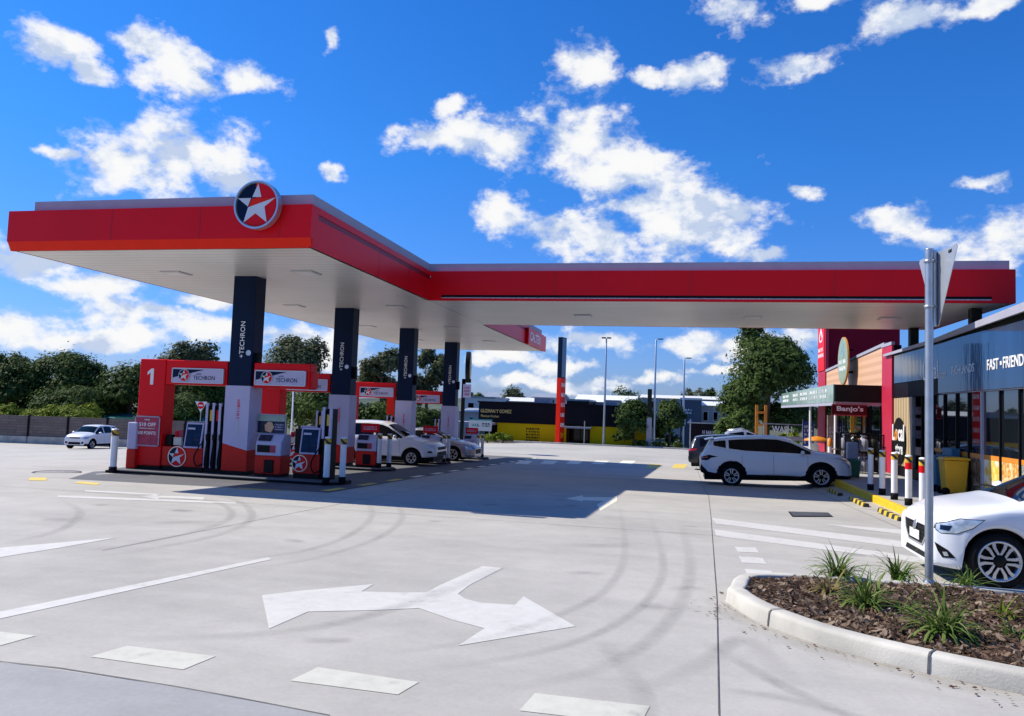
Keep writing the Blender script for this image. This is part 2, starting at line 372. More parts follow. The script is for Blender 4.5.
def clean_paint(name, col, wear):
    m = mat(name, col, .6); N, L, p = nodes(m); tc = N.new('ShaderNodeTexCoord'); V = tc.outputs['Object']
    n = noise(N, L, V, 9, 6, .7); n2 = noise(N, L, V, 1.2, 4)
    f = math_node(N, L, 'ADD', math_node(N, L, 'MULTIPLY', n, .7), math_node(N, L, 'MULTIPLY', n2, .3))
    c = ramp(N, L, f, [(.36-wear*.1, tuple(x*.55+.1 for x in col)), (.42, tuple(x*.9 for x in col)), (.6, col)]); L.new(c, p.inputs['Base Color']); return m
M['mark'] = clean_paint('white_road_paint', (.61, .585, .53), .2)
M['markcream'] = clean_paint('cream_road_paint', (.585, .565, .47), .3)
M['markyel'] = clean_paint('yellow_road_paint', (.72, .52, .08), .5)

# near driveway slab below the crack line, sealed slab under the canopy
drape([(-40, -12), (30, -12), (2.5, 3.2)]+gpoly([(640, 770), (330, 716), (170, 686), (0, 662)])+[(-12, 6.5), (-40, 9.5)], 'driveway', 'concrete2', .002)
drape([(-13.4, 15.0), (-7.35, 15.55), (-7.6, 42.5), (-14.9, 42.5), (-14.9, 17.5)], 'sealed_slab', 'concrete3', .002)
# markings
arrow = [(262, 595.4), (300, 591), (374, 584.3), (361.5, 591.7), (400, 592.8), (427, 592.5), (439.5, 585.5), (482.5, 566.3), (503, 568), (470, 585), (458, 594), (465, 599), (480, 603), (515, 605), (523.5, 596.6), (575.5, 626.6), (458, 646), (484.5, 628.6), (452, 620), (432, 613), (419, 608.5), (374, 610.5), (308, 612), (269, 629)]
drape(gpoly(arrow), 'turn_arrow', 'mark')
for q in ([(90, 657), (127, 646), (216, 656.5), (183, 670)], [(290, 681), (318, 667.5), (419, 682.5), (398, 695)], [(519, 711), (535, 693.5), (650, 706.5), (640, 725)], [(-30, 640), (0, 632), (36, 636), (0, 646)]):
    drape(gpoly(q), 'lane_dash', 'markcream')
drape(gpoly([(-60, 624), (0, 612), (268, 557.5), (272, 559.5), (0, 619), (-60, 632)]), 'lane_line', 'mark')
drape(gpoly([(-60, 551), (0, 548), (118, 537.5), (60, 548), (0, 557.5), (-60, 563)]), 'lane_line', 'mark')
drape(gpoly([(58, 495.6), (140, 498.5), (236, 502.2), (236, 504), (140, 500.5), (58, 497.3)]), 'lane_line', 'mark')
drape(gpoly([(85, 490.2), (160, 494), (160, 495.4), (85, 491.6)]), 'lane_line', 'mark')
drape(gpoly([(140, 496.4), (160, 494.6), (158, 495.8), (205, 497.2), (203, 500), (158, 498), (160, 499.6)]), 'turn_arrow', 'mark')
for q in ([(711.6, 518), (900, 541), (960, 549), (960, 556), (900, 547.3), (716, 523.7)], [(714.4, 529.5), (894, 553.7), (985, 567), (985, 575), (889, 558), (716, 536)], [(823, 523.7), (900, 529.8), (960, 536), (960, 542), (900, 534), (850, 528)]):
    drape(gpoly(q), 'bay_stripe', 'mark')
for q in ([(734.5, 546.8), (755.5, 547.6), (759, 553), (738, 552)], [(738.5, 556), (762.4, 558.2), (767, 564.3), (742, 562.8)], [(744.6, 569), (771, 571), (775, 576.5), (748, 576)]):
    drape(gpoly(q), 'give_way_dash', 'mark')
M['markshade'] = clean_paint('shade_lifted_road_paint', (.86, .80, .62), .2)  # road paint colour lifted to make up for the canopy's shade
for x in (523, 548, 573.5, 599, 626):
    drape(gpoly([(x-8, 463.6), (x-3, 460.6), (x+10, 460.9), (x+5, 464.3)]), 'crossing_dash', 'markshade')
for x in (653, 679):
    drape(gpoly([(x-8, 468), (x-4, 464), (x+9, 464.3), (x+5, 468.6)]), 'crossing_dash', 'markyel')
drape(gpoly([(566, 498.6), (583, 495.4), (582.5, 497), (612, 497.3), (617, 495.6), (617, 501), (600, 511), (597, 504.5), (604, 501), (582.5, 500.4), (583, 501.6)]), 'turn_arrow', 'markshade')
# yellow and cream dashes round the sealed slab
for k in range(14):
    y = 15.9+k*1.95; drape([(-7.72-.008*k, y), (-7.50-.008*k, y), (-7.50-.008*k, y+.95), (-7.72-.008*k, y+.95)], 'slab_dash', 'markyel' if k < 3 else 'markshade', .005)
for x in (-9.4,):
    drape([(x, 15.2), (x+1.0, 15.25), (x+1.0, 15.45), (x, 15.4)], 'slab_dash', 'markyel', .005)
drape(gpoly([(28, 480.5), (31, 477.5), (47, 477.8), (46, 480.8)]), 'slab_dash', 'markyel', .005)
drape(gpoly([(74, 483.3), (80, 481.5), (101, 483.5), (97, 485.2)]), 'slab_dash', 'markyel', .005)
# joints and covers
M['joint'] = mat('joint_sealant', (.085, .08, .075), .9, var=.4, vs=6)
def line(pts, w, name='expansion_joint', m='joint', dz=.0045):
    l = []; r = []
    for i, p in enumerate(pts):
        a = Vector(pts[max(i-1, 0)]); b = Vector(pts[min(i+1, len(pts)-1)]); d = (b-a).normalized(); n = Vector((-d.y, d.x))*w/2
        l.append((p[0]+n.x, p[1]+n.y)); r.append((p[0]-n.x, p[1]-n.y))
    return drape(l+r[::-1], name, m, dz)
line(gpoly([(719, 716), (717, 600), (711, 518), (708.5, 495)])+[(.75, 24.), (.9, 42)], .009)
line([(-40, 9.52)]+[(-12, 6.52)]+gpoly([(0, 662), (60, 668.5), (170, 686), (240, 698.5), (330, 716)]), .009, 'slab_joint')
line([(-7.42, 15.6), (-7.55, 30), (-7.66, 42.4)], .07, 'slab_drain')
for y in (12.6, 21.9, 30.4): line([(-40, y+.6), (.7, y)], .012)
for x in (-6.2, 4.): line([(x, 7.5 if x < 0 else 12.2), (x+.1, 30)], .010)
dc = MB(); q = gpoly([(788, 512), (828, 513), (833, 517), (792, 517)]); z0 = zg(2.8, 18)
c0 = thing('drain_cover', 'dark steel drain cover set flush in the parking bay', 'drain cover', (q[0][0], q[0][1], 0))
o = drape(q, 'cover_frame', 'black', .012); del o['kind']; o.parent = c0; o.location = (-q[0][0], -q[0][1], 0)
cx, cy = sum(p[0] for p in q)/4, sum(p[1] for p in q)/4
o = drape([(cx+(a-cx)*.93, cy+(b-cy)*.9) for a, b in q], 'cover_plate', 'steel', .018); del o['kind']; o.parent = c0; o.location = (-q[0][0], -q[0][1], 0)
MATS['galvanised_steel'].name = 'galvanised_steel'
M['cover'] = mat('cover_iron', (.06, .065, .07), .6, var=.3, vs=9, bump=.4, bs=30); o.data.materials[0] = M['cover']
M['kerbdark'] = mat('lid_concrete', (.22, .21, .20), .85, var=.2, vs=9)
for px, py, lab in ((57, 472.5, 'oval service lid in the pale pavement at far left'),):
    g = gp(px, py); t = thing('manhole_cover', lab, 'manhole cover', (g.x, g.y, zg(g.x, g.y)))
    r = .16 if px > 300 else .55
    part(MB().lathe([(0, .012), (r*.86, .012), (r*.88, .006)], n=28), 'lid', 'kerbdark', t); part(MB().lathe([(r*.9, .005), (r*.9, .014), (r, .014), (r, .004)], n=28), 'ring', 'joint', t)

# tyre marks: thin dark rubber films with broken edges
m = M['tyre'] = mat('tyre_rubber_film', (.06, .06, .06), .8); N, L, p = nodes(m); tc = N.new('ShaderNodeTexCoord')
uv = N.new('ShaderNodeUVMap'); s = N.new('ShaderNodeSeparateXYZ'); L.new(uv.outputs[0], s.inputs[0])
e = math_node(N, L, 'SUBTRACT', 1., math_node(N, L, 'POWER', math_node(N, L, 'ABSOLUTE', math_node(N, L, 'SUBTRACT', math_node(N, L, 'MULTIPLY', s.outputs['Y'], 2.), 1.)), 2.))
ends = math_node(N, L, 'MULTIPLY', math_node(N, L, 'MULTIPLY', s.outputs['X'], math_node(N, L, 'SUBTRACT', 1., s.outputs['X'])), 4.)
n = noise(N, L, tc.outputs['Object'], 2.2, 6, .7)
n2 = noise(N, L, tc.outputs['Object'], 14, 4, .7)
f = math_node(N, L, 'MULTIPLY', math_node(N, L, 'MULTIPLY', e, ends), math_node(N, L, 'MULTIPLY', ramp(N, L, n, [(.3, .12), (.7, 1.)]), ramp(N, L, n2, [(.25, .35), (.7, 1.)])))
f = math_node(N, L, 'MULTIPLY', f, .27)
tr = N.new('ShaderNodeBsdfTransparent'); mx = N.new('ShaderNodeMixShader'); L.new(f, mx.inputs[0]); L.new(tr.outputs[0], mx.inputs[1]); L.new(p.outputs[0], mx.inputs[2]); L.new(mx.outputs[0], N['Material Output'].inputs[0])
def spline(pts, k=10):
    out = []
    for i in range(len(pts)-1):
        a, b, c, d = (Vector(pts[max(min(j, len(pts)-1), 0)]) for j in (i-1, i, i+1, i+2))
        for t in range(k):
            t /= k; out.append(.5*((2*b)+(c-a)*t+(2*a-5*b+4*c-d)*t*t+(3*b-a-3*c+d)*t**3))
    return out+[Vector(pts[-1])]
def skid(px, w=.13, dz=.006, pts=None, m='tyre', name='tyre_mark'):
    pts = pts or spline([Vector(gp(*q)[:2]) for q in px]); v = []; uvs = []
    for i, p in enumerate(pts):
        d = (pts[min(i+1, len(pts)-1)]-pts[max(i-1, 0)]).normalized(); n = Vector((-d.y, d.x))
        for k in range(5):
            q = p+n*w*(k/4-.5); v.append((q.x, q.y, zg(q.x, q.y)+dz)); uvs.append((i/(len(pts)-1), k/4))
    f = [(i*5+k, i*5+k+1, i*5+k+6, i*5+k+5) for i in range(len(pts)-1) for k in range(4)]
    o = MB().add(v, f).build(name, M[m], fix=False); ul = o.data.uv_layers.new(name='uv')
    for l in o.data.loops: ul.data[l.index].uv = uvs[l.vertex_index]
    tag(o, kind='structure')
for q, w in (([(566, 574), (585, 573), (604, 575)], .26), ([(640, 606), (655, 607), (668, 606)], .3), ([(668, 590), (690, 588), (704, 590)], .22), ([(505, 628), (520, 629), (534, 628)], .2), ([(300, 640), (330, 641), (355, 640)], .18), ([(40, 520), (62, 520), (84, 521)], .5), ([(150, 524), (190, 522), (220, 523)], .4), ([(860, 508), (875, 510), (890, 509)], .4), ([(560, 545), (600, 546), (640, 545)], .5)):
    skid(q, w, .0055, name='oil_stain')
skid([(380, 655), (480, 640), (560, 615), (610, 585), (625, 545), (618, 500)]); skid([(430, 670), (540, 652), (615, 625), (655, 590), (662, 555), (648, 510)])
skid([(500, 690), (590, 672), (650, 640), (682, 600), (690, 560), (680, 520)], .17)
skid([(40, 556), (130, 545), (205, 529), (232, 515), (215, 502), (170, 497)], .17); skid([(60, 562), (150, 549), (225, 533), (252, 516), (235, 500), (190, 492)], .17)
skid([(230, 560), (300, 552), (350, 535), (372, 515), (365, 497)], .15); skid([(260, 568), (325, 556), (380, 537), (402, 518), (395, 500)], .15)
skid([(630, 695), (700, 665), (745, 640), (800, 690)], .2); skid([(700, 640), (790, 690), (860, 720)], .16); skid([(720, 690), (790, 700), (900, 730)], .14)
skid([(0, 545), (60, 530), (80, 512), (60, 500)], .17); skid([(600, 640), (640, 690), (640, 740)], .18); skid([(120, 640), (300, 630), (420, 600), (520, 560)], .2)

# ================================================================== CANOPY
SO = 4.62; XL, XR, YF, YB = -14.78, -7.40, 14.25, 41.7; WX, WY0, WY1 = 8.37, 21.95, 28.55; RH, GH = .88, 1.13
cn = thing('fuel_canopy', 'large red edged flat canopy over the fuel pumps carrying a round star badge', 'canopy', (-10.85, 27, zg(-10.85, 27)))
CO = Vector(cn.location)
def cpart(mb, name, m, bevel=0, parent=None):
    mb.v = [tuple(Vector(v)-CO) for v in mb.v]; return mb.build(name, m, parent or cn, bevel)
sof = MB().box(XL+.12, XR-.01, YF+.12, YB-.02, SO, SO+.1); cpart(sof, 'soffit', 'soffit')
cpart(MB().box(XR+.0, WX-.02, WY0+.02, WY1-.02, SO+.003, SO+.1), 'soffit', 'soffit')
cpart(MB().box(XR-.03, XR+.03, WY0+.03, WY1-.03, SO-.006, SO+.05), 'soffit_seam', 'silver')
# front fascia with sloped lower lip
cpart(MB().box(XL, XR, YF, YF+.08, SO+.19, SO+RH), 'fascia', 'red')
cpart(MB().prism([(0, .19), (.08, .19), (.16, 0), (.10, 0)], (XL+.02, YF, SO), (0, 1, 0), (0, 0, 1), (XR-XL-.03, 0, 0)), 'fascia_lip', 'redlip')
cpart(MB().box(XL, XL+.08, YF+.08, YB, SO+.19, SO+RH), 'fascia', 'red')
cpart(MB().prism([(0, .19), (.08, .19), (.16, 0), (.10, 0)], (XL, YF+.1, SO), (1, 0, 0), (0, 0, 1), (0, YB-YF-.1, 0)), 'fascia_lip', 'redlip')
def groove_face(a, b, nrm, z0, z1, g0, g1, inset0, inset1, name='fascia', m='red', mg='redslot', dep=.02):
    """upright panel from a to b with a recessed slot between heights g0 and g1"""
    a, b, n = Vector(a), Vector(b), Vector(nrm); Lg = (b-a).length; r = (b-a)/Lg; u = Vector((0, 0, 1))
    mb = MB(); back = -n*.08
    for p in ([(0, z0), (Lg, z0), (Lg, g0), (0, g0)], [(0, g1), (Lg, g1), (Lg, z1), (0, z1)]): mb.prism(p, a, r, u, back)
    if inset0 > 0: mb.prism([(0, g0), (inset0, g0), (inset0, g1), (0, g1)], a, r, u, back)
    if inset1 > 0: mb.prism([(Lg-inset1, g0), (Lg, g0), (Lg, g1), (Lg-inset1, g1)], a, r, u, back)
    cpart(mb, name, m)
    cpart(MB().prism([(inset0, g0), (Lg-inset1, g0), (Lg-inset1, g1), (inset0, g1)], a-n*dep, r, u, -n*.02), name+'_channel', mg)
groove_face((XR, YF+.082, SO), (XR, WY0, SO), (1, 0, 0), 0, RH, .62, .74, .22, 0)
groove_face((XR, WY0, SO), (WX, WY0, SO), (0, -1, 0), 0, RH, .07, .17, .35, .55, mg='dark')
groove_face((WX, WY0+.08, SO), (WX, WY1, SO), (1, 0, 0), 0, RH, .07, .17, .3, .3, mg='dark')
groove_face((WX-.08, WY1, SO), (XR, WY1, SO), (0, 1, 0), 0, RH, .07, .17, .3, .3, mg='dark')
groove_face((XR, WY1+.08, SO), (XR, YB, SO), (1, 0, 0), 0, RH, .62, .74, 0, .3)
cpart(MB().box(XL+.08, XR-.08, YB-.08, YB, SO, SO+RH), 'fascia', 'red')
# panel joints, hair lines standing proud
for x in (-12.1, -9.95, -8.1): cpart(MB().box(x, x+.012, YF-.003, YF, SO+.2, SO+RH), 'panel_joint', 'redslot')
for y in (17.9, 20.1): cpart(MB().box(XR, XR+.003, y, y+.012, SO+.0, SO+.62), 'panel_joint', 'redslot')
for x in (-3.6, .2, 4.): cpart(MB().box(x, x+.012, WY0-.003, WY0, SO+.17, SO+RH), 'panel_joint', 'redslot')
# grey parapet set back on top
pr = MB(); t = .18
pr.box(XL+.5, XR-t+.1, YF+t, YF+t+.06, SO+RH-.02, SO+GH); pr.box(XR-t+.04, XR-t+.1, YF+t+.06, WY0+t, SO+RH-.02, SO+GH)
pr.box(XR-t+.1, WX-.1, WY0+t-.06, WY0+t, SO+RH-.02, SO+GH); pr.box(WX-.16, WX-.1, WY0+t, WY1-t, SO+RH-.02, SO+GH); pr.box(XR-t+.1, WX-.1, WY1-t, WY1-t+.06, SO+RH-.02, SO+GH)
pr.box(XR-t+.04, XR-t+.1, WY1-t+.06, YB-t, SO+RH-.02, SO+GH); pr.box(XL+.5, XL+.56, YF+t+.06, YB-t, SO+RH-.02, SO+GH); pr.box(XL+.56, XR-t, YB-t, YB-t+.06, SO+RH-.02, SO+GH)
cpart(pr, 'parapet', 'grey')
cpart(MB().box(XL+.6, XR-.2, YF+.3, YB-.3, SO+RH-.1, SO+RH+.02).box(XR-.1, WX-.3, WY0+.3, WY1-.3, SO+RH-.1, SO+RH+.018), 'roof_deck', 'grey')
c = hit(260, 206.5, Y=YF-.06); emblem(cn, c-CO, (1, 0, 0), (0, 0, 1), .455, .16)
# end sign on the far right-facing fascia
a = 36.75
sg = cpart(MB().box(XR+.02, XR+.14, a, YB+.02, SO-.03, SO+.80), 'end_sign', 'red', .02)
text('end_sign_lettering', 'CALTEX', 'white', sg, Vector((XR+.141, a+.35, SO+.18))-CO, (0, 1, 0), (0, 0, 1), 2.9, .45, .012, .02)
# recessed soffit lights and a smoke head
for (x, y) in ((-12.6, 17.2), (-9.0, 17.2), (-12.6, 23.4), (-9, 23.4), (-12.6, 29.6), (-9, 29.6), (-12.6, 35.8), (-9, 35.8), (-3.2, 25.4), (2.2, 25.4), (6.2, 25.4)):
    l = cpart(MB().box(x-.28, x+.28, y-.28, y+.28, SO-.025, SO-.001), 'soffit_light', 'alu', .008)
    mb = MB().box(x-.22, x+.22, y-.22, y+.22, SO-.032, SO-.0255); mb.v = [tuple(Vector(v)-CO) for v in mb.v]; mb.build('diffuser', 'white', l)
# columns
CY = [17.67, 23.84, 30.2, 36.7]; CXS = [(-11.25, -10.62), (-11.36, -10.68), (-11.44, -10.78), (-11.50, -10.84)]; CD = .5; ISL = .1
for k, y in enumerate(CY):
    CX0, CX1 = CXS[k]; zb = zg(-10.9, y)+ISL; zt = zb+(2.24, 2.33, 2.42, 2.45)[k]
    col = cpart(MB().box(CX0, CX1, y, y+CD, zt-.1, SO+.01), 'column', 'navy', .015)
    def cp(mb, nm, m, bv=0): mb.v = [tuple(Vector(v)-CO) for v in mb.v]; return mb.build(nm, m, col, bv)
    wr = .05
    x0, x1, y0, y1 = CX0-wr*.6, CX1+wr*.6, y-wr, y+CD+wr*.6
    h0, h1 = zb+.78, zb+.62
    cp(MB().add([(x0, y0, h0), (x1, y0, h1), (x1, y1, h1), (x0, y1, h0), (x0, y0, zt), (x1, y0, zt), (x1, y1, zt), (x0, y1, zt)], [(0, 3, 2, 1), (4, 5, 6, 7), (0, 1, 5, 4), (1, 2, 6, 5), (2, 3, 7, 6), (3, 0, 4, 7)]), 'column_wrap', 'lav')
    cp(MB().add([(x0, y0, zb+.1), (x1, y0, zb+.1), (x1, y1, zb+.1), (x0, y1, zb+.1), (x0, y0, h0-.002), (x1, y0, h1-.002), (x1, y1, h1-.002), (x0, y1, h0-.002)], [(0, 3, 2, 1), (4, 5, 6, 7), (0, 1, 5, 4), (1, 2, 6, 5), (2, 3, 7, 6), (3, 0, 4, 7)]), 'wrap_base', 'redpale')
    cp(MB().box(x0+.02, x1-.02, y0+.02, y1-.02, zb-.1, zb+.099), 'plinth', 'black')
    text('column_lettering', '+TECHRON', 'white', col, Vector((CX0+.40, y-.004, SO-2.10))-CO, (0, 0, 1), (-1, 0, 0), .93, .13, .006, .006)
    marks('wrap_lettering', 'red', col, Vector((x0+.44, y0-.003, zb+1.42))-CO, (0, 0, 1), (-1, 0, 0), .5, .1, n=7, seed=k)
    marks('wrap_lettering', 'steel', col, Vector((x0+.44, y0-.003, zb+.95))-CO, (0, 0, 1), (-1, 0, 0), .45, .1, n=7, seed=k+9)
    cp(MB().lathe([(0, 0), (.07, 0), (.07, .01), (0, .01)], (CX0+.53, y-.001, SO-1.97), (0, -1, 0), 20, False), 'column_badge', 'silver')
    cp(MB().box(CX1+.001, CX1+.14, y+.12, y+.24, SO-2.35, SO-1.95), 'speaker_box', 'black', .01)
# slim steel columns standing on the shop roof under the right wing
# ================================================================== PUMP ISLANDS
ORD = ['front', 'second', 'third', 'rear']
for k, y in enumerate(CY):
    row = ORD[k]; zb = zg(-11, y); far = k > 0
    xe = -8.05 if k == 0 else -9.2
    isl = thing('pump_island', f'raised dark concrete island under the {row} row of pumps', 'pump island', (-11.2, y+.25, zb), group='pump islands under the canopy')
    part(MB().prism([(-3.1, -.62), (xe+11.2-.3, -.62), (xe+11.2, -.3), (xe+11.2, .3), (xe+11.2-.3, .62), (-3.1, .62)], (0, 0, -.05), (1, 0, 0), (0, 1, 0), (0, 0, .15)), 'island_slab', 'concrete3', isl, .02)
    part(MB().prism([(-3.14, -.66), (xe+11.2-.28, -.66), (xe+11.24, -.31), (xe+11.24, .31), (xe+11.2-.28, .66), (-3.14, .66)], (0, 0, -.06), (1, 0, 0), (0, 1, 0), (0, 0, .13)), 'island_edge', 'black', isl)
    # ---- gantry
    LF = (0, .17, .28, .30)[k]
    g = thing('pump_gantry', [f'red portal numbered 1 with two logo boards around the front column', 'red portal and logo board left of the second column, partly behind the front row',
        'red portal with logo board above the white utility vehicle', 'red portal with small logo board above the silver sedan'][k], 'pump gantry', (-11.2-(0, .1, .2, .25)[k], y+.05, zb+ISL), group='red pump portals')
    tw = part(MB().box(-2.66, -1.90, -.02, .42, .10, 2.87+LF), 'number_tower', 'red', g, .02)
    part(MB().box(-2.64, -1.92, 0, .40, 0, .099), 'tower_plinth', 'black', g)
    if k == 0: MB().prism([(.09, 0), (.18, 0), (.18, .42), (.11, .42), (0, .33), (0, .25), (.09, .31)], (-2.42, -.022, 2.20), (1, 0, 0), (0, 0, 1), (0, -.006, 0)).build('tower_number', 'white', tw)
    part(MB().box(-2.67, -1.96, -.05, -.0205, .62, 1.36), 'tower_poster', 'mauve', g)
    if True:
        fr = MB(); a, b, c, d = -2.69, -1.94, .60, 1.38
        for q in ((a, b, c, c+.03), (a, b, d-.03, d), (a, a+.03, c, d), (b-.03, b, c, d)): fr.box(q[0], q[1], -.055, -.051, q[2], q[3])
        part(fr, 'poster_frame', 'grey', g)
    if k == 0:
        ps = [c for c in g.children if c.name.startswith('tower_poster')][0]
        text('poster_lettering', '$10 OFF', 'white', ps, (-2.56, -.051, 1.10), (1, 0, 0), (0, 0, 1), .5, .11, .003, .02)
        text('poster_lettering', '500 POINTS', 'white', ps, (-2.58, -.051, .90), (1, 0, 0), (0, 0, 1), .53, .085, .003, .01)
        marks('poster_lettering', 'white', ps, (-2.56, -.051, 1.04), (1, 0, 0), (0, 0, 1), .5, .04, n=14)
        marks('poster_lettering', 'white', ps, (-2.4, -.051, 1.26), (1, 0, 0), (0, 0, 1), .16, .05, n=4)
    part(MB().box(-1.90, -.12, .0, .38, 2.22+LF, 2.86+LF), 'header_beam', 'red', g, .02)
    def board(x0, x1, nm):
        bd = part(MB().box(x0, x1, -.055, -.002, 2.285+LF, 2.64+LF), 'sign_board', 'lav', g)
        w = x1-x0
        part(MB().prism([(x0+.02, 2.40+LF), (x0+w*.63, 2.62+LF), (x0+.02, 2.62+LF)], (0, -.056, 0), (1, 0, 0), (0, 0, 1), (0, -.003, 0)), 'board_swoosh', 'navy', bd)
        fr = MB()
        for q in ((x0, x1, 2.27+LF, 2.29+LF), (x0, x1, 2.635+LF, 2.655+LF), (x0-.01, x0+.012, 2.27+LF, 2.655+LF), (x1-.012, x1+.01, 2.27+LF, 2.655+LF)): fr.box(q[0], q[1], -.064, -.0555, q[2], q[3])
        part(fr, 'board_frame', 'silver', bd)
        text('board_lettering', 'TECHRON', 'navy', bd, (x0+w*.42, -.0555, 2.36+LF), (1, 0, 0), (0, 0, 1), w*.42, .105, .004, .004)
        text('board_lettering', 'with', 'navy', bd, (x0+w*.47, -.0555, 2.49+LF), (1, 0, 0), (0, 0, 1), w*.1, .045, .004)
        emblem(g, (x0+w*.245, -.062, 2.465+LF), (1, 0, 0), (0, 0, 1), .145, .02)
    board(-1.67, -.20, 'left')
    if k == 0:
        part(MB().box(.62, 2.18, .0, .38, 2.20, 2.84), 'header_beam', 'red', g, .03); part(MB().box(2.181, 2.235, .02, .36, 2.22, 2.64), 'beam_end', 'red', g, .02)
        board(.70, 2.08, 'right')
    if k == 2: part(MB().box(-.50, -.18, .05, .33, 1.55+LF, 2.219+LF), 'drop_panel', 'redlip', g)
    # ---- dispenser between tower and column
    def dispenser(x, yy, label, cl=-.8, tw=1.0, nh=3):
        d = thing('fuel_dispenser', label, 'fuel dispenser', (x, yy, zb+ISL), group='fuel dispensers')
        part(MB().box(cl, .38, .0, .42, .12, .62), 'lower_cabinet', 'redpale', d, .015); part(MB().box(cl+.02, .37, .02, .4, 0, .119), 'plinth', 'black', d)
        hd = part(MB().box(-.26 if cl < -.5 else cl, .38, .06, .42, .621, 1.22), 'upper_cabinet', 'black', d, .015)
        part(MB().box(.14, .27, -.030, -.024, .70, .82), 'display_sticker', 'red', d); part(MB().tube(spline([Vector(q) for q in ((.39, .0, .80), (.26, -.07, .56), (.20, -.09, .34), (.28, -.07, .16), (.40, -.02, .22))], 5), .018, 6), 'slack_hose', 'rubber', d)
        part(MB().obox((.10, .02, .93), (.50, .05, .66), Matrix.Rotation(R(-9), 3, 'X')), 'display_frame', 'lav', d, .01)
        sc = part(MB().obox((.10, -.007, .93), (.42, .01, .57), Matrix.Rotation(R(-9), 3, 'X')), 'display', 'screen', d)
        part(MB().box(-.07, .14, -.012, -.006, 1.08, 1.13), 'display_label', 'lav', d)
        
        if cl < -.5:
            part(MB().box(-.50, -.27, .03, .058, .66, .86), 'price_card', 'markcream', d); part(MB().box(-.79, -.60, .1, .35, .621, .92), 'bucket_box', 'black', d, .02)
            part(MB().cyl((-.54, .22, .621), (-.54, .22, 1.02), .06, .055), 'red_bottle', 'red', d); part(MB().box(-.45, -.30, .15, .19, .87, 1.05).box(-.385, -.365, .16, .18, .621, .87), 'leaflet_stand', 'mauve', d)
        emblem(d, (cl+.46 if cl < -.5 else cl+.2, -.012, .37), (1, 0, 0), (0, 0, 1), .24 if cl < -.5 else .19, .01)
        ht = MB(); sl = MB()
        ht.box(.385, tw, .06, .42, .0, 1.74); part(ht, 'hose_tower', 'black', d, .01)
        
        for q in range(nh+1): sl.box(.40+q*.185, .468+q*.185, .0, .058, .12 if nh == 3 else 1.0, 1.78)
        part(sl, 'hose_divider', 'lav', d, .006)
        for q, mm in enumerate(('yellow', 'redpale', 'blackwall')[:nh]):
            xx = .525+q*.185
            part(MB().box(xx-.05, xx+.05, .03, .057, 1.32, 1.6), 'grade_panel', mm, d)
            nz = part(MB().tube([(xx, .02, 1.02), (xx, -.05, .93), (xx, -.03, .80), (xx, .0, .66)], [.04, .05, .04, .02]).box(xx-.018, xx+.018, -.1, -.03, .84, .98), 'nozzle', 'black', d)
            part(MB().tube(spline([Vector(p) for p in ((xx, -.03, .95), (xx+.03, -.09, .70), (xx+.035, -.08, .35), (xx, -.06, .12), (xx-.05, -.03, .30), (xx-.045, .03, .9), (xx-.04, .03, 1.7))], 6), .028, 6), 'hose', 'rubber', d)
        return d
    d = dispenser(-12.28, y+.06, [f'red lower dispenser with hoses between the numbered tower and the front column', 'dispenser with hoses left of the second column, behind the front row',
          'dispenser with upright hoses showing above the white utility vehicle', 'dispenser with upright hoses above the roof of the silver sedan'][k])
    if k == 0:
        d2 = dispenser(-9.02, y+.02, 'red and black dispenser with tilted screen between the service post and two bollards', -.34, .62, 1)
    # ---- service post right of column
    t = thing('service_post', ['red and white service post with a teal topped poster right of the front column', 'red and white service post with red card right of the second column', 'red topped service post beside the third column, over the bonnet of the white utility', 'red topped service post beyond the silver sedan by the rear column'][k],
              'service post', (-10.0, y-.05, zb+ISL), group='window wash service posts')
    part(MB().prism([(-.36, .06), (.36, .06), (.36, .52), (-.36, .52)], (0, 0, 0), (1, 0, 0), (0, 0, 1), (0, .5, 0)), 'lower_box', 'redpale', t, .03)
    up_ = part(MB().prism([(0, .521), (0, .86), (.16, 1.05), (.5, 1.05), (.5, .521)], (-.35, 0, 0), (0, 1, 0), (0, 0, 1), (.70, 0, 0)), 'upper_box', 'lav', t, .02)
    part(MB().box(-.09, .17, -.03, -.001, .10, .42), 'bin_flap', 'black', t, .04)
    part(MB().box(-.3, .05, -.012, -.001, .60, .78), 'towel_slot', 'black', t); part(MB().box(.05, .2, -.012, -.001, .60, .78), 'towel_card', 'mauve', t)
    part(MB().obox((-.12, .055, .96), (.34, .02, .18), Matrix.Rotation(R(-40), 3, 'X')), 'keypad', 'screen', t)
    part(MB().box(-.34, .34, .01, .49, 0, .059), 'plinth', 'black', t)
    if k == 0:
        pb = part(MB().box(-.50, .27, .30, .34, 1.051, 1.53), 'poster_board', 'screen', t)
        part(MB().box(-.52, .29, .295, .299, 1.04, 1.07).box(-.52, .29, .295, .299, 1.52, 1.55).box(.26, .29, .295, .299, 1.07, 1.52), 'poster_frame', 'grey', t)
        part(MB().box(-.50, .25, .29, .2985, 1.37, 1.515), 'poster_band', 'sage', pb); part(MB().prism([(-.28, 1.12), (-.12, 1.08), (-.04, 1.22), (-.10, 1.34), (-.2, 1.36), (-.3, 1.27)], (0, .298, 0), (1, 0, 0), (0, 0, 1), (0, -.006, 0)), 'poster_patch', 'skin', pb)
        marks('poster_lettering', 'lav', pb, (-.02, .297, 1.14), (1, 0, 0), (0, 0, 1), .24, .18, 3, 6)
    else:
        part(MB().cyl((0, .3, 1.05), (0, .3, 1.12), .02), 'card_stem', 'black', t); cd = part(MB().box(-.32, .32, .28, .32, 1.12, 1.42), 'price_card', 'red', t, .02)
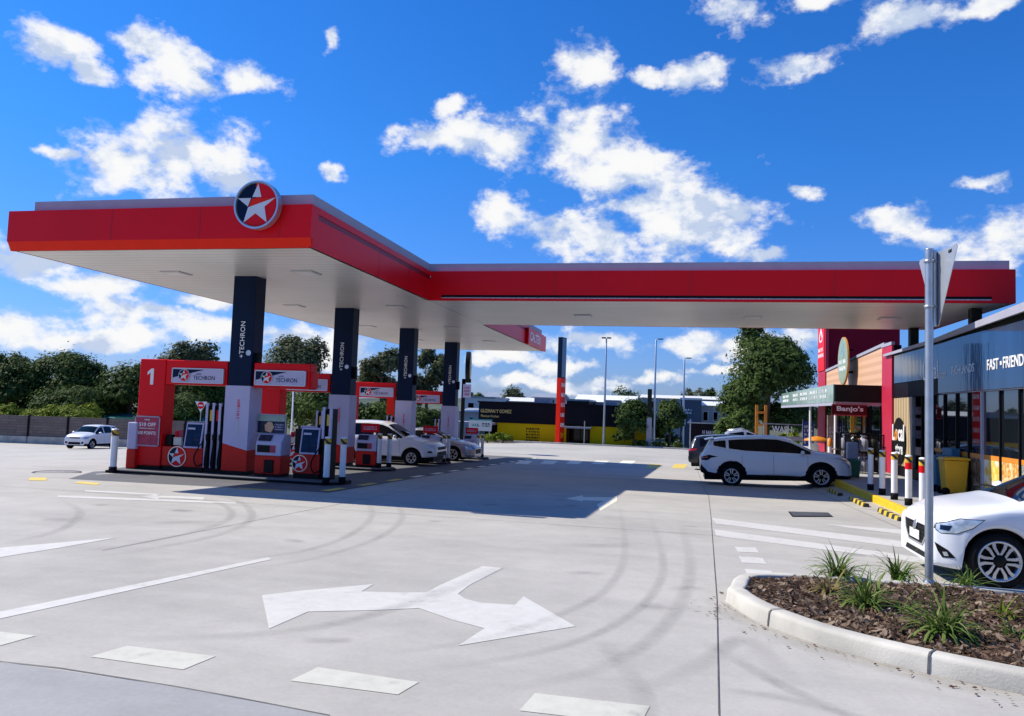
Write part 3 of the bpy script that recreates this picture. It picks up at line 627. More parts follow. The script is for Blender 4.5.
        marks('card_lettering', 'lav', cd, (-.24, .279, 1.2), (1, 0, 0), (0, 0, 1), .48, .14, 2, 6)
# ---- bollards at the island ends
def bollard(loc, label, group, r=.075, h=1.12, red=False):
    b = thing('bollard', label, 'bollard', loc, group=group)
    part(MB().lathe([(r, .16), (r, h-.17)], n=20), 'post', 'white', b); part(MB().lathe([(0, 0), (r+.012, 0), (r+.012, .16), (r, .165)], n=20), 'base_sleeve', 'rubber', b)
    part(MB().lathe([(r+.006, h-.17), (r+.006, h-.03)], n=20), 'striped_band', 'hazard', b)
    part(MB().lathe([(r+.006, h-.03), (r-.005, h), (0, h+.012)], n=20), 'cap', 'white', b)
    if red: part(MB().lathe([(r+.004, h-.32), (r+.004, h-.172)], n=20), 'red_band', 'red', b)
    return b
names = iter(['slim white bollard left of the pair beside the front dispenser', 'slim white bollard right of the pair beside the front dispenser', 'slim white bollard left of the pair by the utility vehicle door', 'slim white bollard right of the pair by the utility vehicle door',
    'slim white bollard in front of the silver sedan door', 'slim white bollard at the silver sedan windscreen, rear one of its pair', 'left of the two white bollards ahead of the silver sedan', 'right of the two white bollards ahead of the silver sedan'])
for k, (y, pxs) in enumerate(zip((17.15, 23.8, 30.1, 36.6), ((326.5, 342.5), (378.5, 388.5), (443, 447.5), (477, 481.5)))):
    for q, px in enumerate(pxs):
        yy = y+.08+q*.45; P = hit(px, 470, Y=yy); bollard((P.x, yy, zg(P.x, yy)+(.09 if k else .04)), next(names), 'white island bollards')
P = gp(112.5, 473); bollard((P.x, P.y, zg(P.x, P.y)), 'white round bollard standing alone left of the numbered pump tower', 'lone bollards', .085, 1.12)
# grey and red box at the left of the tower
P = hit(128.5, 472, Y=17.6); zz = zg(P.x, 17.6)+.08
t = thing('corner_guard', 'low grey topped red guard post left of the numbered tower', 'guard post', (P.x, 17.6, zz))
part(MB().box(-.11, .15, 0, .4, .53, 1.22), 'upper_box', 'lav', t, .02); part(MB().box(-.11, .15, 0, .4, .04, .529), 'lower_box', 'redpale', t, .02); part(MB().box(-.10, .14, .02, .38, 0, .039), 'plinth', 'black', t)
# ================================================================== VEHICLES
def car(name, label, cat, P, paintm, group=None):
    """P: profile tables along x (rear negative, nose positive)."""
    L = P['L']; xs = list(np.arange(-L/2, L/2+.0001, .03)); xs[-1] = L/2
    dens = [-L/2+.005, -L/2+.012, L/2-.012, L/2-.005]; xs = np.array(sorted(xs+dens))
    def tab(k, sm=2):
        t = P[k]; a = np.interp(xs, [q[0] for q in t], [q[1] for q in t])
        for _ in range(sm):
            b = a.copy(); b[1:-1] = (a[:-2]+2*a[1:-1]+a[2:])/4; a = b
        return a
    top, belt, wid, roofw, bot = tab('top', 3), tab('belt', 4), tab('wid', 3), tab('roofw', 5), tab('bot', 1)
    belt = np.minimum(belt, top-.035)
    Rw = P['wr']; Ra = Rw+P.get('gap', .075)
    for xw in P['wx']:
        dx = xs-xw; k = np.abs(dx) < Ra; arch = np.zeros_like(xs); arch[k] = np.sqrt(Ra*Ra-dx[k]**2)+Rw; bot = np.maximum(bot, np.where(k, arch, 0))
    bot = np.minimum(bot, belt-.06)
    rows = []
    for i, x in enumerate(xs):
        w, b0, be, tp, rw = wid[i], bot[i], belt[i], top[i], min(roofw[i], wid[i]-.05)
        h = be-b0; cr = min(P.get('crown', .09), .5*(tp-be)); zr = tp-cr; sh = P.get('shoulder', .035)
        FR = (0, .05, .10, .16, .22, .28, .35, .42, .5, .58, .66, .74, .82, .90)
        off = np.interp(FR, (0, .06, .25, .5, .72, .9), (-.05, -.012, 0, 0, -.004, -.014))
        pts = [(w+o_, b0+f_*h) for f_, o_ in zip(FR, off)]+[(w-sh, be)]
        tw = w-sh-.012
        for t in (.10, .40, .70, .92): pts.append((tw+(rw-tw)*t, be+.008+(zr-be-.008)*t))
        pts += [(rw-.02, zr+cr*.15), (rw*.93, zr+cr*.38), (rw*.75, zr+cr*.68), (rw*.4, zr+cr*.93), (0, tp)]
        rows.append([(x, y, z) for y, z in pts])
    nr = len(rows[0]); full = 2*nr-1
    V = []
    for r in rows: V += [(x, -y, z) for x, y, z in r]+[(x, y, z) for x, y, z in r[-2::-1]]
    NL = 14; trim = []
    body = MB(); body.v = V; lip = []; gl = {'side': [], 'front': [], 'rear': []}
    pil = P.get('pillars', []); s0, s1 = P['side']; f0, f1 = P['screen']; r0, r1 = P['rear']
    for i in range(len(xs)-1):
        xm = (xs[i]+xs[i+1])/2
        for k in range(full-1):
            q = (i*full+k, (i+1)*full+k, (i+1)*full+k+1, i*full+k+1); kk = k if k < nr-1 else full-2-k
            key = None
            if NL+1 <= kk <= NL+3 and s0 < xm < s1 and not any(a < xm < b for a, b in pil): key = 'side'
            elif kk >= NL+6 and f0 < xm < f1: key = 'front'
            elif kk >= NL+6 and r0 < xm < r1: key = 'rear'
            if key: gl[key].append(q)
            elif kk == 0 and P.get('clad'): lip.append(q)
            elif kk < NL and P.get('clad') and (any((xm-xw)**2+((V[q[0]][2]+V[q[2]][2])/2-Rw)**2 < (Ra+P['clad'])**2 for xw in P['wx']) or (V[q[0]][2]+V[q[2]][2])/2 < P['sillz']+.07): trim.append(q)
            else: body.f.append(q); body.sm.append(True)
    for i in (0, len(xs)-1):
        for k in range(nr-1):
            body.f.append((i*full+k, i*full+k+1, i*full+full-2-k, i*full+full-1-k)); body.sm.append(False)
    t = thing(name, label, cat, group=group)
    skin = MB(); skin.v = V; skin.f = body.f+lip+trim+sum(gl.values(), []); bvh = BVHTree.FromPolygons([Vector(v) for v in V], skin.f)
    def compact(mb, src):
        ids = sorted({a for f in src for a in f}); mp = {a: n for n, a in enumerate(ids)}
        mb.v = [V[a] for a in ids]; mb.f = [tuple(mp[a] for a in f) for f in src]; mb.sm = [True]*len(mb.f); return mb
    part(body, 'body', paintm, t)
    if lip: part(compact(MB(), lip), 'sill_lip', 'black', t)
    if trim: part(compact(MB(), trim), 'lower_cladding', 'black', t)
    def near(src, sgn): return [f for f in src if sum(V[a][1] for a in f)*sgn > 0]
    for sgn in (-1, 1):
        fs = near(gl['side'], sgn); 
        cuts = sorted(sum(([(a+b)/2] for a, b in pil), [])); groups = {}
        for f in fs: groups.setdefault(bisect_right(cuts, sum(V[a][0] for a in f)/4), []).append(f)
        for g in groups.values(): part(compact(MB(), g), 'side_window', 'glass', t)
    part(compact(MB(), gl['front']), 'windscreen', 'glass', t)
    if gl['rear']: part(compact(MB(), gl['rear']), 'rear_window', 'glass', t)
    ch = MB(); hw = max(wid)-.10
    ch.box(-L/2+.12, L/2-.14, -hw+.12, hw-.12, .2, .50); ch.box(P['wx'][0]-.42, P['wx'][0]+.42, -hw+.10, hw-.10, .3, .78); ch.box(P['wx'][1]-.42, P['wx'][1]+.42, -hw+.10, hw-.10, .3, .76)
    ch.box(-L/2+.5, L/2-.6, -hw+.03, hw-.03, .22, .4)
    part(ch, 'underbody', 'black', t)
    def patch(nm, m, poly, view, sgn=-1, eps=.004, parent=None, step=.04):
        """trim piece laid on the bodywork: its outline projected onto the skin"""
        bm = bmesh.new(); bm.faces.new([bm.verts.new((p[0], p[1], 0)) for p in poly])
        for ax in (0, 1):
            lo, hi = min(p[ax] for p in poly), max(p[ax] for p in poly); k = math.ceil(lo/step)
            while k*step < hi:
                co = [0, 0, 0]; no = [0, 0, 0]; co[ax] = k*step; no[ax] = 1
                bmesh.ops.bisect_plane(bm, geom=bm.verts[:]+bm.edges[:]+bm.faces[:], plane_co=co, plane_no=no); k += 1
        for v in bm.verts:
            a, b = v.co.x, v.co.y
            if view == 'side': o, d = Vector((a, sgn*4, b)), Vector((0, -sgn, 0))
            elif view == 'end': o, d = Vector((sgn*5, a, b)), Vector((-sgn, 0, 0))
            else: o, d = Vector((a, b, 5)), Vector((0, 0, -1))
            hit_, n, _, _ = bvh.ray_cast(o, d)
            if hit_ is None: hit_, n, _, _ = bvh.find_nearest(o+d*(4 if view == 'side' else 5-L/2))
            if n.dot(d) > 0: n = -n
            v.co = hit_+(n-d).normalized()*eps
        me = bpy.data.meshes.new(nm); bmesh.ops.recalc_face_normals(bm, faces=bm.faces[:]); bm.to_mesh(me); bm.free(); me.materials.append(M[m] if isinstance(m, str) else m)
        for p in me.polygons: p.use_smooth = True
        ob = bpy.data.objects.new(nm, me); COL.objects.link(ob); ob.parent = parent or t; return ob
    # wheels
    for xw in P['wx']:
        for sgn in (-1, 1):
            yw = sgn*(max(wid)-.025); o = (xw, yw, Rw); ax = (0, sgn, 0); tr = Rw*P.get('rimr', .70)
            wh = part(MB().lathe([(tr, -.20), (Rw-.03, -.21), (Rw, -.18), (Rw, -.03), (Rw-.025, -.004), (tr+.03, .0), (tr, -.012), (tr-.01, -.06)], o, ax, 44), 'wheel', 'rubber', t)
            rim = MB().lathe([(tr-.004, -.055), (tr+.006, -.012), (tr-.008, -.004), (tr-.03, -.03), (tr-.04, -.1)], o, ax, 40)
            hub = MB().lathe([(0, -.012), (.045, -.014), (.075, -.03), (.08, -.05)], o, ax, 20); back = MB().lathe([(0, -.075), (tr-.02, -.07)], o, ax, 32)
            C = Vector(o)-Vector(ax)*.045; e1 = Vector((1, 0, 0)); e2 = Vector((0, 0, 1)); d = Vector(ax)*.03
            n = P.get('spokes', 5); dbl = P.get('spread', .16)
            for k in range(n):
                for s in (-1, 1):
                    a0 = 2*math.pi*k/n+math.pi/2+s*dbl*P.get('pinch', .5); a1 = 2*math.pi*k/n+math.pi/2+s*dbl; ra, rb = .07, tr-.012; w0, w1 = .012, P.get('spw', .018)
                    pl = []
                    amid = a0+(a1-a0)*1.25; rm = (ra+rb)*.55
                    L_ = [(a0, ra, w0), (amid, rm, (w0+w1)/2), (a1, rb, w1)]
                    l = [(r*math.cos(a)-q*math.sin(a), r*math.sin(a)+q*math.cos(a)) for a, r, q in L_]; r_ = [(r*math.cos(a)+q*math.sin(a), r*math.sin(a)-q*math.cos(a)) for a, r, q in L_]
                    rim.prism(l+r_[::-1], C, e1, e2, d)
            part(rim, 'rim', 'silver', wh); part(hub, 'hub_cap', P.get('hub', 'silver'), wh); part(back, 'brake_disc', 'black', wh)
    # mirrors
    xm, zm = P['mirror']
    for sgn in (-1, 1):
        y0 = float(np.interp(xm, xs, wid))-.05
        mr = MB().lathe([(0, -.11), (.055, -.10), (.085, -.04), (.09, .03), (.07, .09), (0, .11)], (0, 0, 0), (0, 1, 0), 14)
        mr.v = [(xm+v[0]*.7, sgn*(y0+.14)+v[1], zm+.05+v[2]*.85) for v in mr.v]; part(mr, 'mirror', P.get('mirrorm', paintm), t)
        part(MB().obox((xm+.02, sgn*(y0+.03), zm+.01), (.08, .14, .04), Matrix.Identity(3)), 'mirror_arm', 'black', t)
    for sgn in (-1, 1):
        for x in P.get('doors', []):
            patch('door_gap', 'black', [(x, P['sillz']+.06), (x+.008, P['sillz']+.06), (x+.008, P['dz']), (x, P['dz'])], 'side', sgn, .0025, step=.08)
        for x in P.get('handles', []):
            patch('door_handle', P.get('handlem', paintm), [(x-.09, P['hz']), (x+.09, P['hz']), (x+.09, P['hz']+.028), (x-.09, P['hz']+.032)], 'side', sgn, .022)
    return t, patch
def place(t, x, y, rz=0, dz=0):
    c = math.cos(rz); s = math.sin(rz); za, zb_ = zg(x-1.35*c, y-1.35*s), zg(x+1.35*c, y+1.35*s)
    t.location = (x, y, (za+zb_)/2+dz); t.rotation_euler = Matrix.Rotation(rz, 3, 'Z').to_euler() if abs(zb_-za) < .01 else (Matrix.Rotation(rz, 3, 'Z') @ Matrix.Rotation(-math.atan2(zb_-za, 2.7), 3, 'Y')).to_euler()

SUVP = dict(L=4.66, wr=.345, wx=(-1.36, 1.38), gap=.07, crown=.08, rimr=.68,
    top=[(-2.33, .92), (-2.30, 1.00), (-2.25, 1.08), (-2.08, 1.38), (-1.97, 1.52), (-1.7, 1.57), (-1.1, 1.625), (-.4, 1.655), (.1, 1.635), (.5, 1.53), (1.14, 1.20), (1.28, 1.145), (1.75, 1.09), (2.1, 1.01), (2.26, .91), (2.33, .78)],
    belt=[(-2.33, .86), (-2.2, 1.06), (-1.95, 1.30), (-1.5, 1.19), (-.9, 1.10), (0, 1.055), (1.1, 1.035), (1.4, 1.01), (2.0, .93), (2.33, .68)],
    wid=[(-2.33, .74), (-2.22, .84), (-2., .90), (-1.2, .925), (1.3, .925), (1.95, .88), (2.2, .78), (2.33, .62)],
    roofw=[(-2.33, .66), (-2., .62), (-1, .63), (.2, .63), (.6, .66), (1.2, .76), (2.0, .74), (2.33, .55)],
    bot=[(-2.33, .45), (-2.1, .33), (-1.7, .27), (1.7, .25), (2.15, .26), (2.33, .32)],
    side=(-1.90, 1.08), screen=(.42, 1.14), rear=(-2.27, -2.03), pillars=[(-1.52, -1.44)],
    mirror=(.82, 1.06), clad=.075, sillz=.32, doors=[-1.03, -.06, .98], dz=1.02, handles=[-.82, .18], hz=.90, spokes=5, spread=.22, pinch=1.3, hub='black')
t, pt = car('sport_utility', 'white SUV with tinted windows nosed up to the shop kerb under the canopy shade', 'car', SUVP, 'carwhite', 'cars parked nose in at the shop')
for s in (-1, 1):
    tl = pt('tail_lamp', 'black', [(-2.31, .95), (-2.05, 1.02), (-1.78, .96), (-2.0, .92), (-2.1, .84), (-2.3, .84)], 'side', s); pt('tail_lens', 'tail', [(-2.30, .93), (-2.1, .96), (-2.1, .92), (-2.3, .89)], 'side', s, .008, tl)
    pt('headlight', 'lamp', [(1.98, .86), (2.26, .72), (2.30, .60), (2.22, .60), (2.12, .76)], 'side', s)
    pt('daylight_lamp', 'black', [(1.74, .965), (2.16, .88), (2.2, .83), (2.0, .89)], 'side', s)
    pt('rear_guard', 'black', [(-2.33, .72), (-2.1, .47), (-1.80, .42), (-1.76, .30), (-2.32, .3)], 'side', s, .007)
    pt('front_guard', 'black', [(1.86, .24), (2.32, .25), (2.32, .34), (2.1, .31), (1.86, .33)], 'side', s, .007)
    pt('side_strip', 'silver', [(-.3, .40), (.8, .36), (.8, .385), (-.3, .43)], 'side', s, .012)
pt('grille', 'black', [(-.6, .48), (.6, .48), (.62, .74), (-.62, .74)], 'end', 1); pt('rear_guard', 'black', [(-.7, .34), (.7, .34), (.72, .6), (-.72, .6)], 'end', -1, .006)
pt('number_plate', 'plate', [(-.2, .62), (.2, .62), (.2, .74), (-.2, .74)], 'end', -1, .010)
part(MB().prism([(-2.18, 1.50), (-1.88, 1.565), (-1.88, 1.53), (-2.17, 1.48)], (0, -.58, 0), (1, 0, 0), (0, 0, 1), (0, 1.16, 0)), 'spoiler', 'carwhite', t, .01)
place(t, 3.06, 27.05)

# black SUV beside it
BP = dict(SUVP); BP.update(L=4.5, top=[(-2.25, .95), (-2.2, 1.1), (-2.05, 1.4), (-1.92, 1.58), (-1.6, 1.64), (-.6, 1.69), (.1, 1.66), (.5, 1.55), (1.15, 1.16), (1.3, 1.1), (1.8, 1.02), (2.1, .92), (2.25, .75)],
    belt=[(-2.25, .9), (-2.1, 1.08), (-1, 1.04), (1.1, 1.0), (2.0, .86), (2.25, .64)], wid=[(-2.25, .78), (-2.1, .86), (-1.8, .91), (1.3, .92), (1.9, .88), (2.25, .64)],
    roofw=[(-2.25, .66), (-1.9, .63), (.2, .63), (1.2, .76), (2.25, .55)], bot=[(-2.25, .42), (-2, .3), (2, .26), (2.25, .32)], rear=(-2.16, -1.97), side=(-1.75, 1.05), pillars=[(-1.4, -1.25), (-.14, -.04)])
t, pt = car('sport_utility', 'black SUV with red tail lamp parked behind the white SUV', 'car', BP, 'carblack', 'cars parked nose in at the shop')
for s in (-1, 1):
    pt('tail_lamp', 'tail', [(-2.22, .98), (-1.95, 1.05), (-1.86, 1.02), (-1.95, .95), (-2.2, .92)], 'side', s); pt('headlight', 'lamp', [(1.9, .86), (2.2, .76), (2.2, .68), (2.0, .74)], 'side', s)
pt('tail_lamp', 'tail', [(-.78, .92), (-.45, .95), (-.45, 1.0), (-.78, 1.02)], 'end', -1); pt('tail_lamp', 'tail', [(.45, .95), (.78, .92), (.78, 1.02), (.45, 1.0)], 'end', -1)
pt('rear_guard', 'rubber', [(-.75, .36), (.75, .36), (.75, .62), (-.75, .62)], 'end', -1, .006); pt('number_plate', 'plate', [(-.2, .68), (.2, .68), (.2, .8), (-.2, .8)], 'end', -1, .01)
place(t, 2.72, 38.0)

# silver utility with canopy behind
UP = dict(L=5.3, wr=.38, wx=(-1.55, 1.65), gap=.09, crown=.07, rimr=.62,
    top=[(-2.65, 1.10), (-2.6, 1.17), (-2.5, 1.18), (-1.05, 1.2), (-.95, 1.3), (-.82, 1.70), (-.6, 1.79), (.1, 1.80), (.4, 1.72), (1.2, 1.24), (1.35, 1.18), (2.2, 1.08), (2.55, .95), (2.65, .8)],
    belt=[(-2.65, 1.02), (-2.5, 1.12), (-1, 1.14), (1.2, 1.1), (2.2, 1.0), (2.65, .7)], wid=[(-2.65, .86), (-2.5, .9), (1.6, .93), (2.3, .88), (2.65, .7)],
    roofw=[(-2.65, .8), (-1, .8), (-.7, .66), (.3, .66), (1.3, .78), (2.65, .6)], bot=[(-2.65, .55), (-2.3, .45), (2.2, .38), (2.65, .42)],
    side=(-.62, 1.1), screen=(.4, 1.2), rear=(-.96, -.8), pillars=[(.18, .28)], mirror=(.95, 1.13), sillz=.45, doors=[-.66, .23, 1.2], dz=1.1, handles=[.0, -.55], hz=1.0, spokes=6, spread=.1, pinch=1)
t, pt = car('utility_vehicle', 'silver pickup with pale roof rails mostly hidden behind the black and white SUVs', 'utility vehicle', UP, 'carsilver', 'cars parked nose in at the shop')
for s in (-1, 1): pt('tail_lamp', 'tail', [(-2.64, .75), (-2.5, .75), (-2.5, 1.1), (-2.62, 1.1)], 'side', s); pt('headlight', 'lamp', [(2.2, .9), (2.55, .84), (2.55, .74), (2.3, .78)], 'side', s)
pt('tailgate_gap', 'black', [(-.8, .72), (.8, .72), (.8, .735), (-.8, .735)], 'end', -1, .003); pt('tail_lamp', 'tail', [(-.9, .72), (-.76, .72), (-.76, 1.08), (-.9, 1.08)], 'end', -1); pt('tail_lamp', 'tail', [(.76, .72), (.9, .72), (.9, 1.08), (.76, 1.08)], 'end', -1)
for s in (-.6, .6): part(MB().tube([(-.6, s, 1.72), (-.58, s, 1.83), (.2, s, 1.85), (.24, s, 1.74)], .02), 'roof_rail', 'silver', t)
place(t, 3.45, 43.4)

# white utility at the pumps
CP = dict(SUVP); CP.update(L=4.9, wr=.35, wx=(-1.45, 1.42), gap=.085, rimr=.62, top=[(-2.45, 1.1), (-2.4, 1.3), (-2.3, 1.7), (-2.1, 1.80), (-.6, 1.84), (.0, 1.80), (.3, 1.70), (1.05, 1.24), (1.2, 1.18), (1.9, 1.10), (2.3, .98), (2.45, .84)],
    belt=[(-2.45, 1.05), (-2.2, 1.14), (0, 1.14), (1.0, 1.12), (2.0, 1.02), (2.45, .74)], wid=[(-2.45, .82), (-2.3, .9), (1.3, .935), (2.0, .91), (2.3, .82), (2.45, .7)],
    roofw=[(-2.45, .7), (-2.2, .68), (.1, .66), (1.1, .78), (2.45, .62)], bot=[(-2.45, .5), (-2, .42), (2.0, .38), (2.45, .44)], side=(-2.05, .98), screen=(.28, 1.06), rear=(-2.38, -2.25), pillars=[(-1.35, -1.25), (-.3, -.2)],
    mirror=(.72, 1.16), clad=None, sillz=.46, doors=[-1.1, -.25, .9], dz=1.12, handles=[-.95, -.05], hz=1.02, spokes=6, spread=.16, pinch=.9)
t, pt = car('utility_vehicle', 'white four wheel drive refuelling between the second and third pump rows', 'utility vehicle', CP, 'carwhite', 'vehicles at the pumps')
for s in (-1, 1):
    pt('headlight', 'lamp', [(1.86, .98), (2.34, .88), (2.38, .76), (2.2, .80)], 'side', s); pt('fog_lamp', 'black', [(2.1, .58), (2.3, .58), (2.28, .65), (2.14, .66)], 'side', s)
pt('grille', 'black', [(-.55, .70), (.55, .70), (.58, .82), (-.58, .82)], 'end', 1); pt('lower_grille', 'black', [(-.66, .44), (.66, .44), (.6, .62), (-.6, .62)], 'end', 1)
t.scale = (.92, .92, .91); P_ = hit(438.5, 455, Y=28.2); place(t, P_.x-2.30, 28.75)

# silver sedan
SP = dict(SUVP); SP.update(L=4.7, wr=.33, wx=(-1.38, 1.40), gap=.06, top=[(-2.35, .82), (-2.3, .98), (-1.7, 1.06), (-1.5, 1.12), (-.9, 1.38), (-.4, 1.45), (.0, 1.44), (.3, 1.36), (1.15, .99), (1.3, .96), (1.9, .88), (2.2, .78), (2.35, .62)],
    belt=[(-2.35, .78), (-2.2, .92), (-1, .96), (1.0, .90), (2.0, .78), (2.35, .55)], wid=[(-2.35, .72), (-2.15, .84), (-1.2, .91), (1.3, .91), (2.0, .86), (2.2, .76), (2.35, .6)],
    roofw=[(-2.35, .7), (-1.5, .68), (-.8, .58), (.1, .58), (1.15, .74), (2.35, .55)], bot=[(-2.35, .36), (-2, .26), (1.9, .2), (2.35, .22)], side=(-1.4, 1.05), screen=(.3, 1.14), rear=(-1.52, -.9), pillars=[(-.85, -.75), (.0, .08)],
    mirror=(.78, .93), clad=None, sillz=.26, doors=[-.9, .04, .95], dz=.9, handles=[-.7, .25], hz=.82, spokes=5, spread=.2, pinch=.8)
t, pt = car('sedan', 'silver grey sedan refuelling between the third and rear pump rows', 'car', SP, 'cargrey', 'vehicles at the pumps')
for s in (-1, 1): pt('headlight', 'lamp', [(1.8, .78), (2.26, .64), (2.28, .56), (2.05, .6)], 'side', s); pt('fog_trim', 'silver', [(2.0, .33), (2.3, .34), (2.3, .37), (2.0, .36)], 'side', s)
pt('grille', 'black', [(-.45, .36), (.45, .36), (.5, .6), (-.5, .6)], 'end', 1); pt('grille_bar', 'silver', [(-.5, .57), (.5, .57), (.5, .6), (-.5, .6)], 'end', 1, .009)
P_ = hit(475.5, 452, Y=33.9); place(t, P_.x-2.33, 34.3)

# small white hatch far left
HP = dict(SUVP); HP.update(L=3.75, wr=.31, wx=(-1.2, 1.2), gap=.06, top=[(-1.87, .9), (-1.83, 1.1), (-1.72, 1.48), (-1.5, 1.56), (-.5, 1.6), (.15, 1.57), (.4, 1.48), (.9, 1.10), (1.05, 1.05), (1.5, 1.0), (1.75, .9), (1.87, .75)],
    belt=[(-1.87, .85), (-1.7, 1.02), (-.5, 1.0), (.9, .95), (1.5, .88), (1.87, .66)], wid=[(-1.87, .72), (-1.7, .8), (-1, .83), (1.1, .83), (1.5, .82), (1.75, .76), (1.87, .68)],
    roofw=[(-1.87, .6), (-1.5, .58), (.2, .58), (1.0, .7), (1.87, .6)], bot=[(-1.87, .36), (-1.6, .26), (1.5, .24), (1.87, .26)], side=(-1.5, .82), screen=(.38, .92), rear=(-1.8, -1.68), pillars=[(-1.15, -.95), (-.1, -.02)],
    mirror=(.62, 1.0), sillz=.3, doors=[-.9, -.05, .8], dz=.96, handles=[-.7, .15], hz=.86, clad=.04, spokes=5, spread=.15, pinch=1)
t, pt = car('hatchback', 'small white hatchback seen from the front before the brown retaining wall', 'car', HP, 'carwhite')
for s in (-1, 1): pt('headlight', 'lamp', [(s*.38, .80), (s*.68, .80), (s*.68, .66), (s*.44, .66)], 'end', 1); pt('headlight', 'lamp', [(1.5, .84), (1.8, .8), (1.8, .66), (1.66, .66)], 'side', s); pt('fog_lamp', 'black', [(s*.45, .36), (s*.62, .36), (s*.62, .5), (s*.45, .46)], 'end', 1)
pt('grille', 'black', [(-.36, .68), (.36, .68), (.38, .78), (-.38, .78)], 'end', 1); pt('lower_grille', 'black', [(-.42, .30), (.42, .30), (.38, .46), (-.38, .46)], 'end', 1); pt('number_plate', 'plate', [(-.19, .49), (.19, .49), (.19, .59), (-.19, .59)], 'end', 1, .01)
for s in (-1, 1): part(MB().cyl((-1.3, s*.52, 1.60), (.1, s*.52, 1.62), .02), 'roof_rail', 'black', t)
P_ = gp(90, 449); place(t, P_.x-1.0, P_.y+1.3, R(-82))

# white hatchback close on the right
ZP = dict(L=3.74, wr=.302, wx=(-1.34, 1.235), gap=.055, crown=.085, shoulder=.05, rimr=.735,
    top=[(-2.03, .9), (-1.95, 1.1), (-1.8, 1.35), (-1.6, 1.43), (-.9, 1.49), (-.3, 1.5), (.05, 1.45), (.92, 1.00), (1.1, .945), (1.5, .875), (1.75, .80), (1.86, .745), (1.92, .66), (2.03, .52)],
    belt=[(-2.03, .85), (-1.8, 1.0), (-1, .95), (.9, .90), (1.2, .865), (1.6, .775), (1.8, .68), (2.03, .48)], wid=[(-2.03, .7), (-1.8, .8), (-1.3, .845), (1.25, .847), (1.5, .83), (1.7, .775), (1.82, .70), (1.9, .61), (1.97, .48), (2.03, .30)],
    roofw=[(-2.03, .6), (-1.5, .56), (0, .56), (1.0, .70), (1.6, .66), (2.03, .26)], bot=[(-2.03, .34), (-1.7, .24), (1.6, .17), (1.9, .19), (2.03, .23)],
    side=(-1.6, .86), screen=(.05, .97), rear=(-1.95, -1.78), pillars=[(-1.2, -1.1), (-.2, -.1)], mirror=(.62, .95), sillz=.24, doors=[-1.05, -.15, .8], dz=.9, handles=[-.9, .05], hz=.80, spokes=6, spread=.30, pinch=.45, spw=.02, hub='black')
t, pt = car('hatchback', 'white hatchback close behind the garden bed, only its nose and front wheel in view', 'car', ZP, 'carwhite')
for s in (-1, 1):
    hl = pt('headlight', 'lamp', [(1.40, .743), (1.62, .735), (1.83, .65), (1.845, .60), (1.80, .562), (1.66, .575), (1.52, .645)], 'side', s, .005, step=.02)
    pt('headlight_trim', 'black', [(1.385, .750), (1.62, .743), (1.845, .657), (1.86, .60), (1.80, .555), (1.655, .568), (1.51, .640)], 'side', s, .0025, step=.02)
    pt('headlight_lens', 'screen', [(1.70, .655), (1.80, .65), (1.81, .6), (1.73, .595)], 'side', s, .0085, hl, step=.02)
    pt('fog_surround', 'black', [(1.70, .40), (1.86, .46), (1.88, .38), (1.84, .305), (1.77, .29), (1.70, .31)] if 0 else [(1.67, .30), (1.79, .29), (1.83, .36), (1.86, .455), (1.74, .38)], 'side', s, .004, step=.02)
    pt('fog_lamp', 'lamp', [(1.735, .315), (1.775, .312), (1.79, .355), (1.75, .36)], 'side', s, .008, step=.02)
    pt('indicator_repeater', 'silver', [(1.90, .67), (1.99, .60), (1.985, .585), (1.90, .65)], 'side', s, .007, step=.02)
    pt('lower_intake', 'black', [(1.90, .245), (2.02, .25), (2.025, .285), (1.93, .285)], 'side', s, .005, step=.02)
gr = pt('grille', 'black', [(-.43, .595), (.43, .595), (.40, .49), (.26, .365), (-.26, .365), (-.40, .49)], 'end', 1, .004, step=.03)
pt('grille_edge', 'silver', [(-.45, .60), (-.43, .60), (-.40, .49), (-.26, .365), (.26, .365), (.40, .49), (.43, .60), (.45, .60), (.42, .48), (.28, .345), (-.28, .345), (-.42, .48)], 'end', 1, .008, step=.03)
for z in (.42, .47, .52, .57): pt('grille_slat', 'rubber', [(-.33, z), (.33, z), (.33, z+.012), (-.33, z+.012)], 'end', 1, .008, gr)
pt('lower_intake', 'black', [(-.42, .22), (.42, .22), (.36, .285), (-.36, .285)], 'end', 1, .005); 
part(MB().box(1.882, 1.890, -.19, .19, .395, .505), 'number_plate', 'plate', t, .004)
MB().lathe([(0, 0), (.06, 0), (.066, .006), (.056, .012), (0, .008)], (1.874, 0, .56), (1, 0, .25), 24).build('front_badge', M['silver'], t)
part(MB().tube(spline([Vector((1.02, -.6, 1.035)), Vector((1.0, -.2, 1.06)), Vector((.98, .3, 1.06))], 4), .012), 'wiper', 'rubber', t)
place(t, 4.73, 10.43, math.pi, .01)
